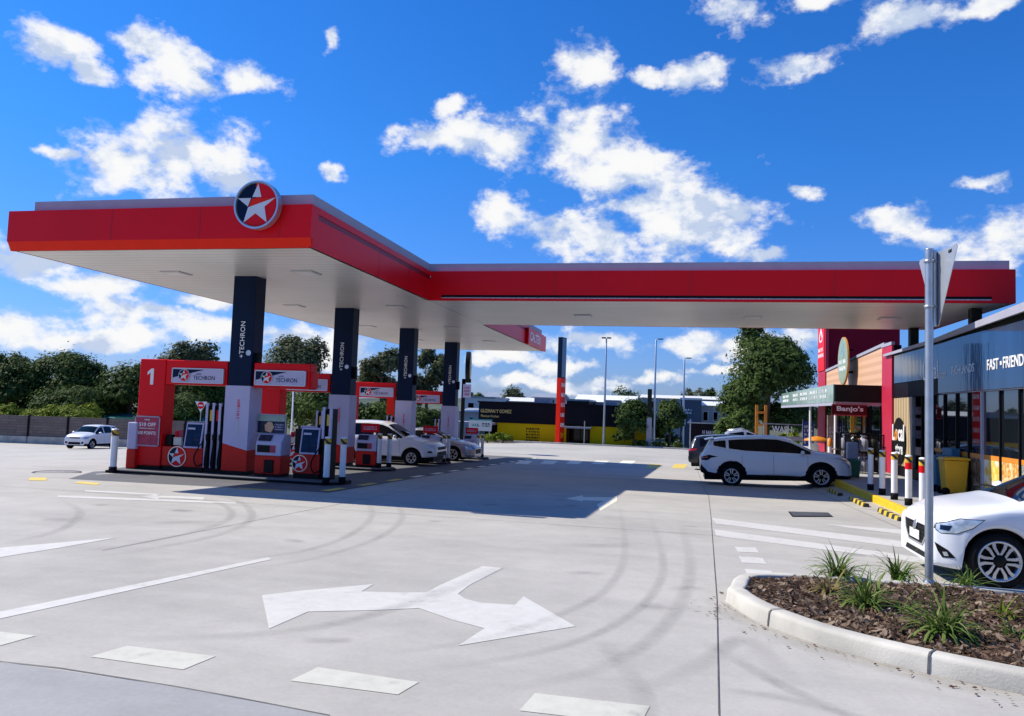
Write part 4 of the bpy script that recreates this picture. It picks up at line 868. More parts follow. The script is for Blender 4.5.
# ================================================================== GARDEN BED
front = spline([Vector(gp(*q)[:2]) for q in [(1110, 712), (1024, 695), (922, 673), (828, 648.4), (768, 626.5), (740, 612), (729, 603)]], 8)
tip = [(727.5, 599), (731, 593.5), (741, 588), (758, 584.5)]
kz = .135
back = [Vector(p) for p in ((1.22, 8.72), (1.9, 8.8), (2.6, 8.82), (3.6, 8.78), (5.6, 8.65))]
outer = [Vector(p) for p in front]+[Vector(gp(*q)[:2]) for q in tip]+back
outer = spline([outer[0]]+outer[1:-1:3]+[outer[-1]], 6)
def inset(pts, d):
    o = []
    for i, p in enumerate(pts):
        t = (pts[min(i+1, len(pts)-1)]-pts[max(i-1, 0)]).normalized(); o.append(p+Vector((t.y, -t.x))*d)
    return o
i0, i1 = inset(outer, .035), inset(outer, .17)
prof = [(outer, -.05), (outer, .0), (inset(outer, .012), .10), (inset(outer, .018), .118), (inset(outer, .033), .131), (inset(outer, .06), .136), (inset(outer, .14), .137), (inset(outer, .162), .131), (i1, .115), (i1, -.05)]
bed = tag(thing('garden_kerb', 'pale concrete kerb curving round the mulched garden bed', 'kerb', (1.5, 7.5, zg(1.5, 7.5))))
BO = bed.location
v = [(p.x-BO.x, p.y-BO.y, zg(p.x, p.y)+z-BO.z) for ln, z in prof for p in ln]; n = len(outer)
part(MB().add(v, [(k*n+i, k*n+i+1, (k+1)*n+i+1, (k+1)*n+i) for k in range(len(prof)-1) for i in range(n-1)], True), 'kerb_stone', 'kerb', bed)
jt = MB()
for px in (924, 767):
    q = Vector(gp(px, 675 if px > 800 else 627)[:2]); i = min(range(n-1), key=lambda a: (outer[a]-q).length)
    t = (outer[i+1]-outer[i]).normalized(); a = outer[i]-Vector((t.y, -t.x))*.004; b = i1[i]
    c = [(a, 0), (a, .03), (inset(outer, .008)[i], .118), (inset(outer, .033)[i], kz+.004), (b, kz+.006)]
    vs = [(p.x-BO.x+t.x*s*.007, p.y-BO.y+t.y*s*.007, zg(p.x, p.y)+z-BO.z+.002) for p, z in c for s in (-1, 1)]
    jt.add(vs, [(2*k, 2*k+1, 2*k+3, 2*k+2) for k in range(4)])
part(jt, 'kerb_joint', 'joint', bed)
M['dirt'] = M['tyre'].copy(); M['dirt'].name = 'kerb_dirt'; M['dirt'].node_tree.nodes['Principled BSDF'].inputs['Base Color'].default_value = (.11, .075, .04, 1)
skid(None, .10, .007, inset(outer, -.035)[2:-8], 'dirt', 'kerb_dirt'); skid(None, .3, .0065, inset(outer, -.11)[6:-12], 'dirt', 'kerb_dirt')
# mulch: soil sheet plus loose chips
bm = bmesh.new(); bm.faces.new([bm.verts.new((p.x, p.y, 0)) for p in i1]); 
for ax in (0, 1):
    for k in range(-20, 120):
        co = [0, 0, 0]; no = [0, 0, 0]; co[ax] = k*.09; no[ax] = 1
        bmesh.ops.bisect_plane(bm, geom=bm.verts[:]+bm.edges[:]+bm.faces[:], plane_co=co, plane_no=no)
from mathutils import noise as mn
def mulz(x, y): return zg(x, y)+.10+.05*mn.noise(Vector((x*1.3, y*1.3, 0)))+.02*mn.noise(Vector((x*6, y*6, 3)))
for vv in bm.verts: vv.co.z = mulz(vv.co.x, vv.co.y)
bmesh.ops.recalc_face_normals(bm, faces=bm.faces[:])
me = bpy.data.meshes.new('mulch'); bm.to_mesh(me); bm.free()
M['soil'] = mat('mulch_soil', (.075, .04, .027), .95, var=.5, vs=22, bump=.8, bs=70); me.materials.append(M['soil'])
so = bpy.data.objects.new('mulch', me); COL.objects.link(so); tag(so, kind='structure')
rn = random.Random(3); poly = [(p.x, p.y) for p in i1]
def inside(x, y):
    c = False
    for i in range(len(poly)):
        a, b = poly[i], poly[i-1]
        if (a[1] > y) != (b[1] > y) and x < (b[0]-a[0])*(y-a[1])/(b[1]-a[1])+a[0]: c = not c
    return c
ch = MB(); x0, x1 = min(p[0] for p in poly), max(p[0] for p in poly); y0, y1 = min(p[1] for p in poly), max(p[1] for p in poly); cnt = 0
while cnt < 22000:
    x, y = rn.uniform(x0, x1), rn.uniform(y0, y1)
    if x > 4.8 or not inside(x, y): continue
    cnt += 1; l = rn.choice((.010, .014, .02, .03, .05))*rn.uniform(.6, 1.3); w = l*rn.uniform(.2, .5)
    Q = Matrix.Rotation(rn.uniform(0, 6.3), 3, 'Z') @ Matrix.Rotation(rn.gauss(0, .45), 3, 'Y') @ Matrix.Rotation(rn.gauss(0, .45), 3, 'X')
    c = Vector((x, y, mulz(x, y)+rn.uniform(.002, .022)))
    pts = [Q @ Vector(p)+c for p in ((-l, -w*.6, 0), (0, -w, .004), (l, -w*.3, 0), (l*.8, w*.5, 0), (-l*.1, w, .003), (-l*.9, w*.4, 0))]; ch.add(pts, [tuple(range(6))])
tag(ch.build('bark_chips', M['chips'], fix=False), 'loose brown bark chips covering the garden bed', 'bark chips', kind='stuff')
lf = MB(); cnt = 0
while cnt < 170:
    i = rn.randrange(4, len(outer)-12); p = outer[i]; t = (outer[i+1]-outer[i]).normalized(); q = p-Vector((t.y, -t.x))*(.03+abs(rn.gauss(0, .16)))+t*rn.uniform(-.1, .1); cnt += 1
    l = rn.uniform(.006, .024); w = l*rn.uniform(.25, .6); Q = Matrix.Rotation(rn.uniform(0, 6.3), 3, 'Z') @ Matrix.Rotation(rn.gauss(0, .3), 3, 'X'); c = Vector((q.x, q.y, zg(q.x, q.y)+.010))
    lf.add([Q @ Vector(k)+c for k in ((-l, 0, 0), (0, -w, .002), (l, 0, .003), (0, w, .002))], [(0, 1, 2, 3)])
tag(lf.build('leaf_litter', M['chips'], fix=False), 'scattered brown leaf litter along the foot of the garden kerb', 'leaf litter', kind='stuff')
def strappy(seed, nb, ln, spread=1.):
    rn = random.Random(seed); mb = MB()
    for _ in range(nb):
        a = rn.uniform(0, 6.283); L_ = ln*rn.uniform(.55, 1.15); tilt = (.2+1.15*rn.random()**.8)*spread; w = rn.uniform(.006, .011); base = Vector((rn.gauss(0, .035), rn.gauss(0, .035), -.02))
        d = Vector((math.cos(a), math.sin(a), 0)); s = Vector((-d.y, d.x, 0)); p = base; ang = tilt*.55; pts = []
        droop = rn.uniform(.6, 1.6)
        for k in range(7):
            ww = w*(1-.15*k/6) if k < 5 else w*(.55 if k == 5 else .08)
            pts += [p-s*ww, p+Vector((0, 0, .002)), p+s*ww]; st = L_/6; p = p+(d*math.sin(ang)+Vector((0, 0, math.cos(ang))))*st; ang += tilt*droop*.28
        mb.add(pts, [(3*k+j, 3*k+j+1, 3*k+j+4, 3*k+j+3) for k in range(6) for j in (0, 1)], True)
    return mb
base = {}
PL = [(838, 579, 120, .50, 'big strappy green tussock nearest the left tip of the garden bed'), (898, 580, 80, .42, 'strappy tussock just left of the sign pole base'), (966, 586, 60, .30, 'low tussock beside the white hatchback front wheel'),
      (866, 607, 90, .46, 'leaning tussock in the middle of the bed in front of the largest one'), (942, 636, 130, .46, 'dense dark green tussock nearest the front kerb'), (828, 592, 35, .36, 'thin dry tussock among the bark at the left'),
      (1004, 618, 40, .26, 'yellowing small tussock near the right edge'), (905, 612, 26, .3, 'sparse tussock between the two front clumps'), (1016, 640, 26, .24, 'small sparse tussock at the right edge by the kerb')]
for i, (px, py, nb, ln, lab) in enumerate(PL):
    P = gp(px, py); d = ray(px, py); s = 1.0
    for _ in range(6): P = d*s+Vector((0, 0, CAMZ)); s *= (CAMZ-mulz(P.x, P.y))/max(1e-4, CAMZ-P.z)
    t = thing('strappy_plant', lab, 'plant', (P.x, P.y, mulz(P.x, P.y)), rn.uniform(0, 6), 'strappy plants in the garden bed')
    part(strappy(i, nb, ln*.92, 1.12), 'leaves', M['blade'], t, fix=False)
    if i in (5, 6): t.children[0].data.materials[0] = M['leaflime'] if i == 6 else leaf_mat('dry_blades', (.10, .10, .03), (.22, .18, .06), (.36, .28, .12))
# sign pole with the back of a triangular sign
d = ray(929, 583); P = d*(8.75/d.y)+Vector((0, 0, CAMZ)); PX, PY = P.x, P.y; z0 = mulz(PX, PY)-.05
t = thing('sign_pole', 'grey galvanised pole in the garden bed holding the back of a triangular sign', 'road sign', (PX, PY, z0))
zt = hit(929, 250, Y=PY).z-z0
part(MB().cyl((0, 0, 0), (0, 0, zt), .040, n=20).lathe([(0, zt), (.041, zt), (.041, zt+.01), (0, zt+.02)], n=20), 'pole', 'steel', t)
part(MB().lathe([(.055, .02), (.052, .09), (.042, .1)], n=16), 'pole_foot', 'steel', t)
e = Vector((.11, -.994, 0)); nn = Vector((-e.y, e.x, 0)); off = Vector((.075, .03, 0))
def tri(s, cx=0): return [(-.43*s, .0+.02*(1-s)), (.43*s, 0), (.45*s, -.03), (.03*s, -.78*s), (-.03*s, -.78*s), (-.45*s, -.03)]
part(MB().prism(tri(1), off+Vector((.01, 0, zt-.02)), e, (0, 0, 1), nn*.006), 'sign_plate', 'alu', t)
part(MB().prism(tri(.96), off+Vector((.01, 0, zt-.03))+nn*.007, e, (0, 0, 1), nn*.002), 'sign_face', 'white', t)
for z in (zt-.12, zt-.60):
    cb = MB(); cb.lathe([(.042, -.015), (.05, -.015), (.05, .015), (.042, .015)], (0, 0, z), (0, 0, 1), 20).obox((off.x*.55, off.y*.5, z), (.07, .05, .025), Matrix.Rotation(math.atan2(off.y, off.x), 3, 'Z')); part(cb, 'clamp', 'steel', t)
part(MB().cyl(off+Vector((-.02, -.0, zt-.80)), off+Vector((-.02, 0, zt-.0)), .028, n=12), 'sign_channel', 'alu', t)
marks('sign_mark', 'black', t, off+Vector((.01, 0, zt-.09))+e*.33-nn*.003, -e, (0, 0, 1), .09, .05, n=2, seed=4)

# ================================================================== SHOP
FX, FZ = 7.6, -.41  # shop and cafe numbers: a farther facade layout scaled down about the camera
struct(MB().box(4.99, 13., 18.3, 56, -1.4, FZ).box(7.4, 40, 12, 18.3, -1.4, FZ), 'footpath', 'path')
kb = thing('kerb_edge', 'bright yellow painted kerb along the shop footpath', 'kerb', (4.9, 26, -.68))
part(MB().box(-.05, .088, -7.7, 14, -.4, FZ+.683), 'kerb_strip', 'yellow', kb, .015)
for i, (y, lab) in enumerate(((24.0, 'yellow and black wheel stop under the white SUV nose'), (20.9, 'middle yellow and black wheel stop before the footpath'), (17.9, 'nearest yellow and black wheel stop in the parking bay'))):
    t = thing('wheel_stop', lab, 'wheel stop', (4.42, y, zg(4.42, y)), 0, 'wheel stops in the bays')
    part(MB().prism([(-.075, 0), (.075, 0), (.05, .1), (-.05, .1)], (0, -.85, 0), (1, 0, 0), (0, 0, 1), (0, 1.7, 0)), 'stop_block', 'stop', t, .01)
    for q in (-.5, .5): part(MB().cyl((0, q, .1), (0, q, .104), .02), 'bolt', 'steel', t)
bl = ['white bollard nearest the sign pole with a red band', 'white bollard with a red band left of the sign pole, before the timber panel edge', 'white bollard below the round black store sign', 'white bollard in front of the crimson fin', 'white bollard left of the crimson fin behind the kerb', 'bollard right beyond the nose of the white SUV', 'bollard behind the white SUV bonnet, second from its nose', 'bollard behind the white SUV windscreen base', 'farthest bollard behind the white SUV']
for i, y in enumerate((18.25, 19.3, 20.5, 21.65, 22.9)):
    bollard((5.14, y, FZ), bl[i], 'white bollards along the shop footpath', .072, 1.14, i in (0, 1))
st = thing('shop_building', 'long glass fronted convenience store with glossy blue fascia and dark sloping roof', 'shop', (FX, 26, FZ)); SO_ = Vector((FX, 26, FZ))
def sp(mb, nm, m, bv=0, parent=None): mb.v = [tuple(Vector(v)-SO_) for v in mb.v]; return mb.build(nm, m, parent or st, bv)
ZB, ZT = 2.36, 3.87
for i, (a, b) in enumerate(((30.04, 29.1), (29.095, 27.15), (27.145, 25.2), (25.195, 23.25), (23.245, 21.3), (21.295, 19.35), (19.345, 17.4), (17.395, 15.0))):
    sp(MB().box(FX-.09, FX+.05, b, a, ZB if i > 2 else 2.83, ZT), 'fascia_panel', 'blueclad', .004)
sp(MB().box(FX-.06, FX+.04, 15.0, 25.2, ZB-.03, ZB-.004), 'head_trim', 'grey')
sp(MB().box(FX-.07, FX+2, 25.21, 30.9, ZB-.04, 2.826), 'entry_bulkhead', 'dark')
rp = [(31.0, 3.873), (25.2, 3.885), (19., 4.03), (14.8, 4.12)]; rq = [(14.8, 4.36), (19., 4.20), (25.2, 3.97), (31., 3.93)]
sp(MB().prism(rp+rq, (FX-.16, 0, 0), (0, 1, 0), (0, 0, 1), (8, 0, 0)), 'roof', 'darkgrey')
sp(MB().prism([(a, b-.012) for a, b in rp]+[(a, b+.02) for a, b in rq], (FX-.23, 0, 0), (0, 1, 0), (0, 0, 1), (.068, 0, 0)), 'roof_edge', 'grey')
sp(MB().prism([(25.2, 3.872), (15, 3.872), (15, 4.112), (19, 4.028), (25.2, 3.884)], (FX-.02, 0, 0), (0, 1, 0), (0, 0, 1), (.08, 0, 0)), 'gable_infill', 'darkgrey')
edges = [27.05, 25.95, 24.9, 23.87, 22.95, 22.0, 20.85, 19.75, 18.7, 17.6, 16.6, 15.2]
for i in range(len(edges)-1):
    a, b = edges[i], edges[i+1]; po = i >= 3
    sp(MB().box(FX+.02, FX+.05, b+.03, a-.03, .724 if po else FZ+.1, ZB-.04), 'window_pane', 'shopglass')
    if po:
        sp(MB().box(FX+.015, FX+.05, b+.03, a-.03, FZ+.06, .60), 'food_poster', ['poster1', 'poster1', 'poster2', 'poster3', 'poster4', 'poster3', 'poster2', 'poster4'][i-3])
        sp(MB().box(FX+.012, FX+.05, b+.03, a-.03, .603, .72), 'poster_band', 'orange')
    elif i in (1, 2): sp(MB().box(FX+.012, FX+.019, b+.08, a-.08, .62, .72), 'door_band', 'orange')
    tw = .045 if i != 5 else .11
    sp(MB().box(FX-.03, FX+.06, a-tw/2-.005, a+tw/2, FZ, ZB-.035), 'mullion', 'black' if i != 5 else 'grey')
sp(MB().box(FX-.0, FX+.06, 15.2, 27.05, FZ-.05, FZ+.055), 'plinth', 'black')
sp(MB().box(FX+.3, FX+.34, 27.1, 27.94, FZ, ZB-.05), 'recess_glass', 'shopglass')
for z in (.4, .95, 1.35, 1.72): sp(MB().box(FX+.02, FX+.26, 27.2, 27.9, z, z+.26), 'shelf_box', 'screen' if z > .6 else 'wood')
tp = sp(MB().box(FX-.05, FX+.04, 28.06, 30.9, FZ+.36, ZB-.045), 'timber_panel', 'slats')
sp(MB().box(FX-.03, FX+.05, 27.15, 31.0, FZ, FZ+.355), 'panel_base', 'dark'); sp(MB().box(FX-.055, FX+.05, 27.95, 28.055, FZ+.36, ZB-.05), 'panel_end', 'steel')
C = hit(899.5, 441, X=FX-.06)
rs = sp(MB().lathe([(0, 0), (.80, 0), (.82, .03), (0, .035)], C, (-1, 0, 0), 40, False), 'round_sign', 'black')
text('sign_lettering', 'Local', 'white', rs, C-SO_+Vector((-.036, .78, .0)), (0, -1, 0), (0, 0, 1), 1.5, .58, .01, .03)
text('sign_lettering', 'store', 'white', rs, C-SO_+Vector((-.036, .35, -.46)), (0, -1, 0), (0, 0, 1), .9, .34, .01, .02)
sp(MB().lathe([(.05, 0), (.19, 0), (.19, .01), (.05, .01)], C+Vector((-.05, .24, .2)), (-1, 0, 0), 24, False), 'sign_dot', 'orange')
fx = FX-.092
A = hit(987.5, 366, X=fx); B_ = hit(999, 357, X=fx); B2 = hit(1003.5, 366, X=fx)
text('fascia_lettering', 'FAST', 'white', st, Vector((fx, A.y, 2.84))-SO_, (0, -1, 0), (0, 0, 1), A.y-B_.y, .27, .014, .012)
sp(MB().box(fx-.012, fx, (B_.y+B2.y)/2-.05, (B_.y+B2.y)/2+.05, 2.93, 3.02), 'fascia_dot', 'white')
text('fascia_lettering', 'FRIENDLY', 'white', st, Vector((fx, B2.y, 2.84))-SO_, (0, -1, 0), (0, 0, 1), (A.y-B_.y)*2.15, .27, .014, .012)
M['faint'] = mat('pale_blue_lettering', (.62, .70, .80), .12, var=.1)
for s, a, b, z, h in (('YOUR', 917.5, 922.5, 2.84, .14), ('Local', 923.5, 938, 2.80, .54), ('store', 938.5, 946.5, 2.80, .18), ('RICHLANDS', 952, 974, 2.86, .22)):
    ya, yb = hit(a, 370, X=fx).y, hit(b, 368, X=fx).y; text('fascia_lettering', s, 'faint', st, Vector((fx, ya, z))-SO_, (0, -1, 0), (0, 0, 1), ya-yb, h, .006, 0)
sp(MB().box(FX+.4, FX+7.5, 15.0, 30.9, FZ, 3.85), 'shop_body', 'darkgrey')
sp(MB().box(FX-.13, FX-.055, 30.2, 31.6, FZ, 4.24), 'fin_wall', 'crimson', .01); sp(MB().box(FX-.15, FX-.035, 30.18, 31.62, 4.242, 4.36), 'fin_cap', 'grey'); sp(MB().box(FX-.054, FX+.2, 30.21, 31.6, 3.94, 4.24), 'fin_return', 'dark')
for px, py, y in ((975, 303, 23.0), (913.5, 330, 28.0)):
    P = hit(px, py, Y=y); sp(MB().box(P.x-.13, P.x+.13, y-.13, y+.13, 3.95, SO-.01), 'canopy_post', 'darkgrey')
# ---- cafe building
CB = Vector((FX, 38, FZ)); cf = thing('cafe_building', 'peach boarded cafe with crimson and maroon walls and a dark awning', 'cafe', CB)
def cf_(mb, nm, m, bv=0, parent=None): mb.v = [tuple(Vector(v)-CB) for v in mb.v]; return mb.build(nm, m, parent or cf, bv)
cf_(MB().prism([(31.61, 2.2), (43.7, 2.2), (43.7, 3.95), (31.61, 4.34)], (FX, 0, 0), (0, 1, 0), (0, 0, 1), (.2, 0, 0)), 'boarded_wall', 'boards')
cf_(MB().prism([(31.63, 4.343), (43.7, 3.952), (43.7, 4.07), (31.63, 4.46)], (FX-.05, 0, 0), (0, 1, 0), (0, 0, 1), (.3, 0, 0)), 'sloped_capping', 'grey')
cf_(MB().box(FX+.02, 11.25, 43.9, 44.2, 2, 8.4), 'maroon_wall', 'maroon'); cf_(MB().box(FX-.06, FX+.1, 43.72, 45.9, FZ, 8.2), 'crimson_wall', 'crimson')
rd = cf_(MB().box(FX-.10, FX-.0605, 43.9, 45.8, 4.05, 8.0), 'red_sign', 'red')
rdx = FX-.101
marks('red_sign_lettering', 'white', rd, Vector((rdx, 45.65, 4.75))-CB, (0, -1, 0), (0, 0, 1), 1.6, .62, 2, 4, .006, 3)
fl = [(0, -.3), (.1, -.25), (.14, -.05), (.08, .18), (0, .45), (-.08, .18), (-.14, -.05), (-.1, -.25)]
cf_(MB().prism([(a*4, b*1.1) for a, b in fl], (rdx, 44.9, 5.95), (0, -1, 0), (0, 0, 1), (-.005, 0, 0)), 'sign_flame', 'white', parent=rd); cf_(MB().prism([(a*2.2, b*.6-.06) for a, b in fl], (rdx-.006, 44.9, 5.95), (0, -1, 0), (0, 0, 1), (-.005, 0, 0)), 'sign_flame_core', 'red', parent=rd)
M['bladegreen'] = mat('blade_green', (.27, .35, .23), .35, var=.1)
bc = hit(844.5, 361, X=FX-.35)
bs = cf_(MB().lathe([(0, 0), (1.02, 0), (1.06, .02), (1.06, .08), (1.02, .09), (0, .09)], bc, (-1, 0, 0), 44, False), 'blade_sign', 'bladegreen')
cf_(MB().lathe([(1.062, .01), (1.08, .01), (1.08, .08), (1.062, .08)], bc, (-1, 0, 0), 44, False), 'blade_rim', 'orange', parent=bs)
oo = bc+Vector((-.092, 0, 0)); rr = Vector((0, -1, 0))
marks('blade_lettering', 'white', bs, oo-rr*.8+Vector((0, 0, -.5))-CB, rr, (0, 0, 1), 1.6, .6, 2, 5, .008)
cf_(MB().prism([(a*2.6, b*1.2+.48) for a, b in fl], oo, rr, (0, 0, 1), (-.008, 0, 0)), 'blade_flame', 'sage', parent=bs)
for z in (-.5, .5): cf_(MB().box(bc.x, FX-.001, bc.y-.05, bc.y+.05, bc.z+z-.05, bc.z+z+.05), 'blade_bracket', 'dark')
AX0, AY = 5.76, 31.65
cf_(MB().box(AX0+.06, FX-.06, AY, AY+.1, 2.15, 2.81), 'awning_front', 'darkgrey'); cf_(MB().box(AX0+.06, FX-.06, AY+.0, AY+.05, 2.03, 2.145), 'awning_trim', 'path')
aw = MB()
for k in range(6): aw.box(AX0, AX0+.055, AY+.05+k*2.6, AY+.05+k*2.6+2.57, 2.12, 2.82)
as_ = cf_(aw, 'awning_side', 'sage', .01); cf_(MB().box(AX0-.01, AX0+.056, AY+.05, AY+15.6, 2.0, 2.115), 'awning_lip', 'grey')
cf_(MB().box(AX0+.06, FX-.002, AY+.11, AY+15.6, 2.45, 2.53), 'awning_deck', 'darkgrey')
for y, w in ((33.0, 1.5), (35.2, 2.1), (37.9, 2.1), (40.9, 1.6), (44.2, 2.3)):
    marks('awning_lettering', 'white', as_, Vector((AX0-.003, y+w, 2.27))-CB, (0, -1, 0), (0, 0, 1), w, .44, 2, 6, .01, seed=int(y))
for x, y in ((5.95, 38.2), (6.0, 32.5)): cf_(MB().cyl((x, y, FZ), (x, y, 2.44), .055), 'awning_post', 'white')
bj = cf_(MB().box(5.70, 6.95, 31.58, 31.645, 1.66, 2.02), 'name_sign', 'winered')
cf_(MB().box(5.69, 6.96, 31.59, 31.64, 1.62, 1.656).box(5.69, 6.96, 31.59, 31.64, 2.024, 2.05), 'sign_edge', 'crimson', parent=bj)
text('name_lettering', "Banjo's", 'white', bj, Vector((5.87, 31.578, 1.74))-CB, (1, 0, 0), (0, 0, 1), .95, .25, .008, .03)
cf_(MB().box(5.80, 6.08, 33, 33.15, FZ, 1.62), 'menu_wall', 'wood'); marks('menu_lettering', 'lav', cf, Vector((5.86, 32.998, .55))-CB, (1, 0, 0), (0, 0, 1), .17, .65, 4, 3)
cf_(MB().box(FX-.03, FX+.02, 32.02, 43.7, FZ, 2.19), 'cafe_glazing', 'shopglass')
for k in range(8): cf_(MB().box(FX-.06, FX-.031, 32.1+k*1.6, 32.18+k*1.6, FZ, 2.19), 'cafe_mullion', 'black')
cf_(MB().box(6.66, 6.79, 33.0, 33.13, FZ, 2.1), 'yellow_post', 'yellow', .01); cf_(MB().box(7.1, 7.24, 32.4, 32.54, FZ, 2.0), 'black_post', 'black')
cf_(MB().box(FX+.25, 11.2, 32.1, 46, FZ, 3.85), 'cafe_body', 'maroon')
# ---- things on the footpath
def wheelie(loc, label, m, lid):
    t = thing('wheelie_bin', label, 'bin', loc, R(90), 'bins by the shop entrance')
    a = [(-.26, -.30), (.26, -.30), (.26, .30), (-.26, .30)]
    part(MB().add([(x*.82, y*.8, .06) for x, y in a]+[(x, y, .92) for x, y in a], [(0, 3, 2, 1), (4, 5, 6, 7), (0, 1, 5, 4), (1, 2, 6, 5), (2, 3, 7, 6), (3, 0, 4, 7)]), 'bin_body', m, t, .03)
    part(MB().prism([(-.33, .925), (.31, .925), (.29, .985), (-.1, 1.01), (-.33, .985)], (-.28, 0, 0), (0, 1, 0), (0, 0, 1), (.56, 0, 0)), 'bin_lid', lid, t, .015)
    for s in (-1, 1): part(MB().lathe([(0, -.025), (.10, -.025), (.10, .025), (0, .025)], (s*.22, .26, .10), (1, 0, 0), 18), 'bin_wheel', 'rubber', t)
    part(MB().cyl((-.24, .34, .93), (.24, .34, .93), .015), 'bin_handle', lid, t); return t
P = hit(953.5, 478, X=FX-.42); wheelie((P.x, P.y, FZ), 'yellow wheelie bin against the shop glass', 'yelbin', 'yelbin'); wheelie((P.x+.0, P.y+.85, FZ), 'blue wheelie bin left of the yellow bin', 'bluebin', 'bluebin')
t = thing('towel_dispenser', 'blue box dispenser above the yellow bin on the shop glass', 'dispenser', (FX-.14, hit(951, 456, X=FX-.14).y, .42)); part(MB().box(-.12, .12, -.4, .4, 0, .37), 'dispenser_box', 'bluebin', t, .03); part(MB().box(-.125, -.1205, -.3, .3, .06, .12), 'dispenser_slot', 'black', t)
def cage(loc, label, k):
    t = thing('bottle_cage', label, 'bottle cage', loc, group='gas bottle cages')
    fr = MB()
    for x in (-.55, .55):
        for y in (-.4, .4): fr.box(x-.02, x+.02, y-.02, y+.02, 0, 1.4)
    for z in (.04, .75, 1.38): fr.box(-.55, .55, -.42, -.385, z-.015, z+.015).box(-.55, .55, .385, .42, z-.015, z+.015).box(-.57, -.535, -.4, .4, z-.015, z+.015).box(.535, .57, -.4, .4, z-.015, z+.015)
    for q in range(12): fr.box(-.5+q*.09, -.49+q*.09, -.41, -.40, .04, 1.38); fr.box(-.56, -.55, -.38+q*.065, -.37+q*.065, .04, 1.38)
    part(fr, 'cage_frame', 'black', t)
    for z in (.06, .78):
        for x in (-.32, .0, .32):
            part(MB().lathe([(0, 0), (.12, .0), (.15, .05), (.15, .34), (.10, .43), (.05, .45), (.05, .5), (.09, .51), (.09, .54)], (x, 0, z), n=16), 'gas_bottle', ['steel', 'grey', 'darkgrey'][(int(x*4+9)+k) % 3], t)
    return t
cage((6.45, 31.4, FZ), 'dark cage of gas bottles beyond the white SUV nose', 0); cage((6.45, 29.7, FZ), 'dark cage of gas bottles nearest the timber panel', 1)
t = thing('display_stand', 'slim grey and green display stand just ahead of the white SUV bonnet', 'display stand', (5.62, 27.6, FZ)); part(MB().box(-.2, .2, -.2, .2, .0, .58), 'stand_base', 'green', t, .03); part(MB().box(-.17, .17, -.15, .15, .581, 1.15), 'stand_top', 'grey', t, .04)
t = thing('safety_post', 'orange topped white safety post behind the white SUV bonnet', 'safety post', (5.6, 31.4, FZ)); part(MB().lathe([(.12, 0), (.10, .05), (.075, .1), (.07, .85)], n=16), 'marker_post', 'white', t); part(MB().lathe([(.08, .85), (.085, 1.12), (0, 1.18)], n=16), 'marker_top', 'orange', t)
def chair(loc, rz, label, m):
    t = thing('cafe_chair', label, 'chair', loc, rz, 'cafe chairs under the awning')
    part(MB().box(-.21, .21, -.21, .21, .43, .46), 'seat', m, t, .01); part(MB().obox((0, .23, .68), (.42, .02, .34), Matrix.Rotation(R(-8), 3, 'X')), 'backrest', m, t, .01)
    for sx in (-.19, .19):
        for sy in (-.19, .19): part(MB().cyl((sx*1.08, sy*1.08, 0), (sx, sy, .44 if sy < 0 else .6), .014), 'leg', 'steel', t)
chair((5.55, 33.6, FZ), .5, 'white cafe chair left of the name sign', 'white'); chair((6.3, 31.6, FZ), -1.2, 'red cafe chair below the name sign', 'redpale'); chair((6.95, 31.4, FZ), 1.4, 'dark cafe chair under the yellow post', 'black')
t = thing('cafe_table', 'round dark cafe table under the name sign', 'table', (5.95, 31.9, FZ)); part(MB().lathe([(0, .72), (.35, .72), (.35, .75), (0, .75)]), 'tabletop', 'wood', t); part(MB().cyl((0, 0, .02), (0, 0, .72), .03).lathe([(.25, 0), (.25, .02), (0, .03)]), 'pedestal', 'black', t)
t = thing('cafe_umbrella', 'flat orange umbrella beside the awning post', 'umbrella', (hit(817, 440, Y=40).x, 40, FZ)); part(MB().lathe([(0, 1.02), (.3, .97), (.62, .84), (.64, .79), (.62, .78), (0, .9)], n=10), 'canopy_cloth', 'orange', t); part(MB().cyl((0, 0, 0), (0, 0, 1.0), .025), 'umbrella_pole', 'steel', t)
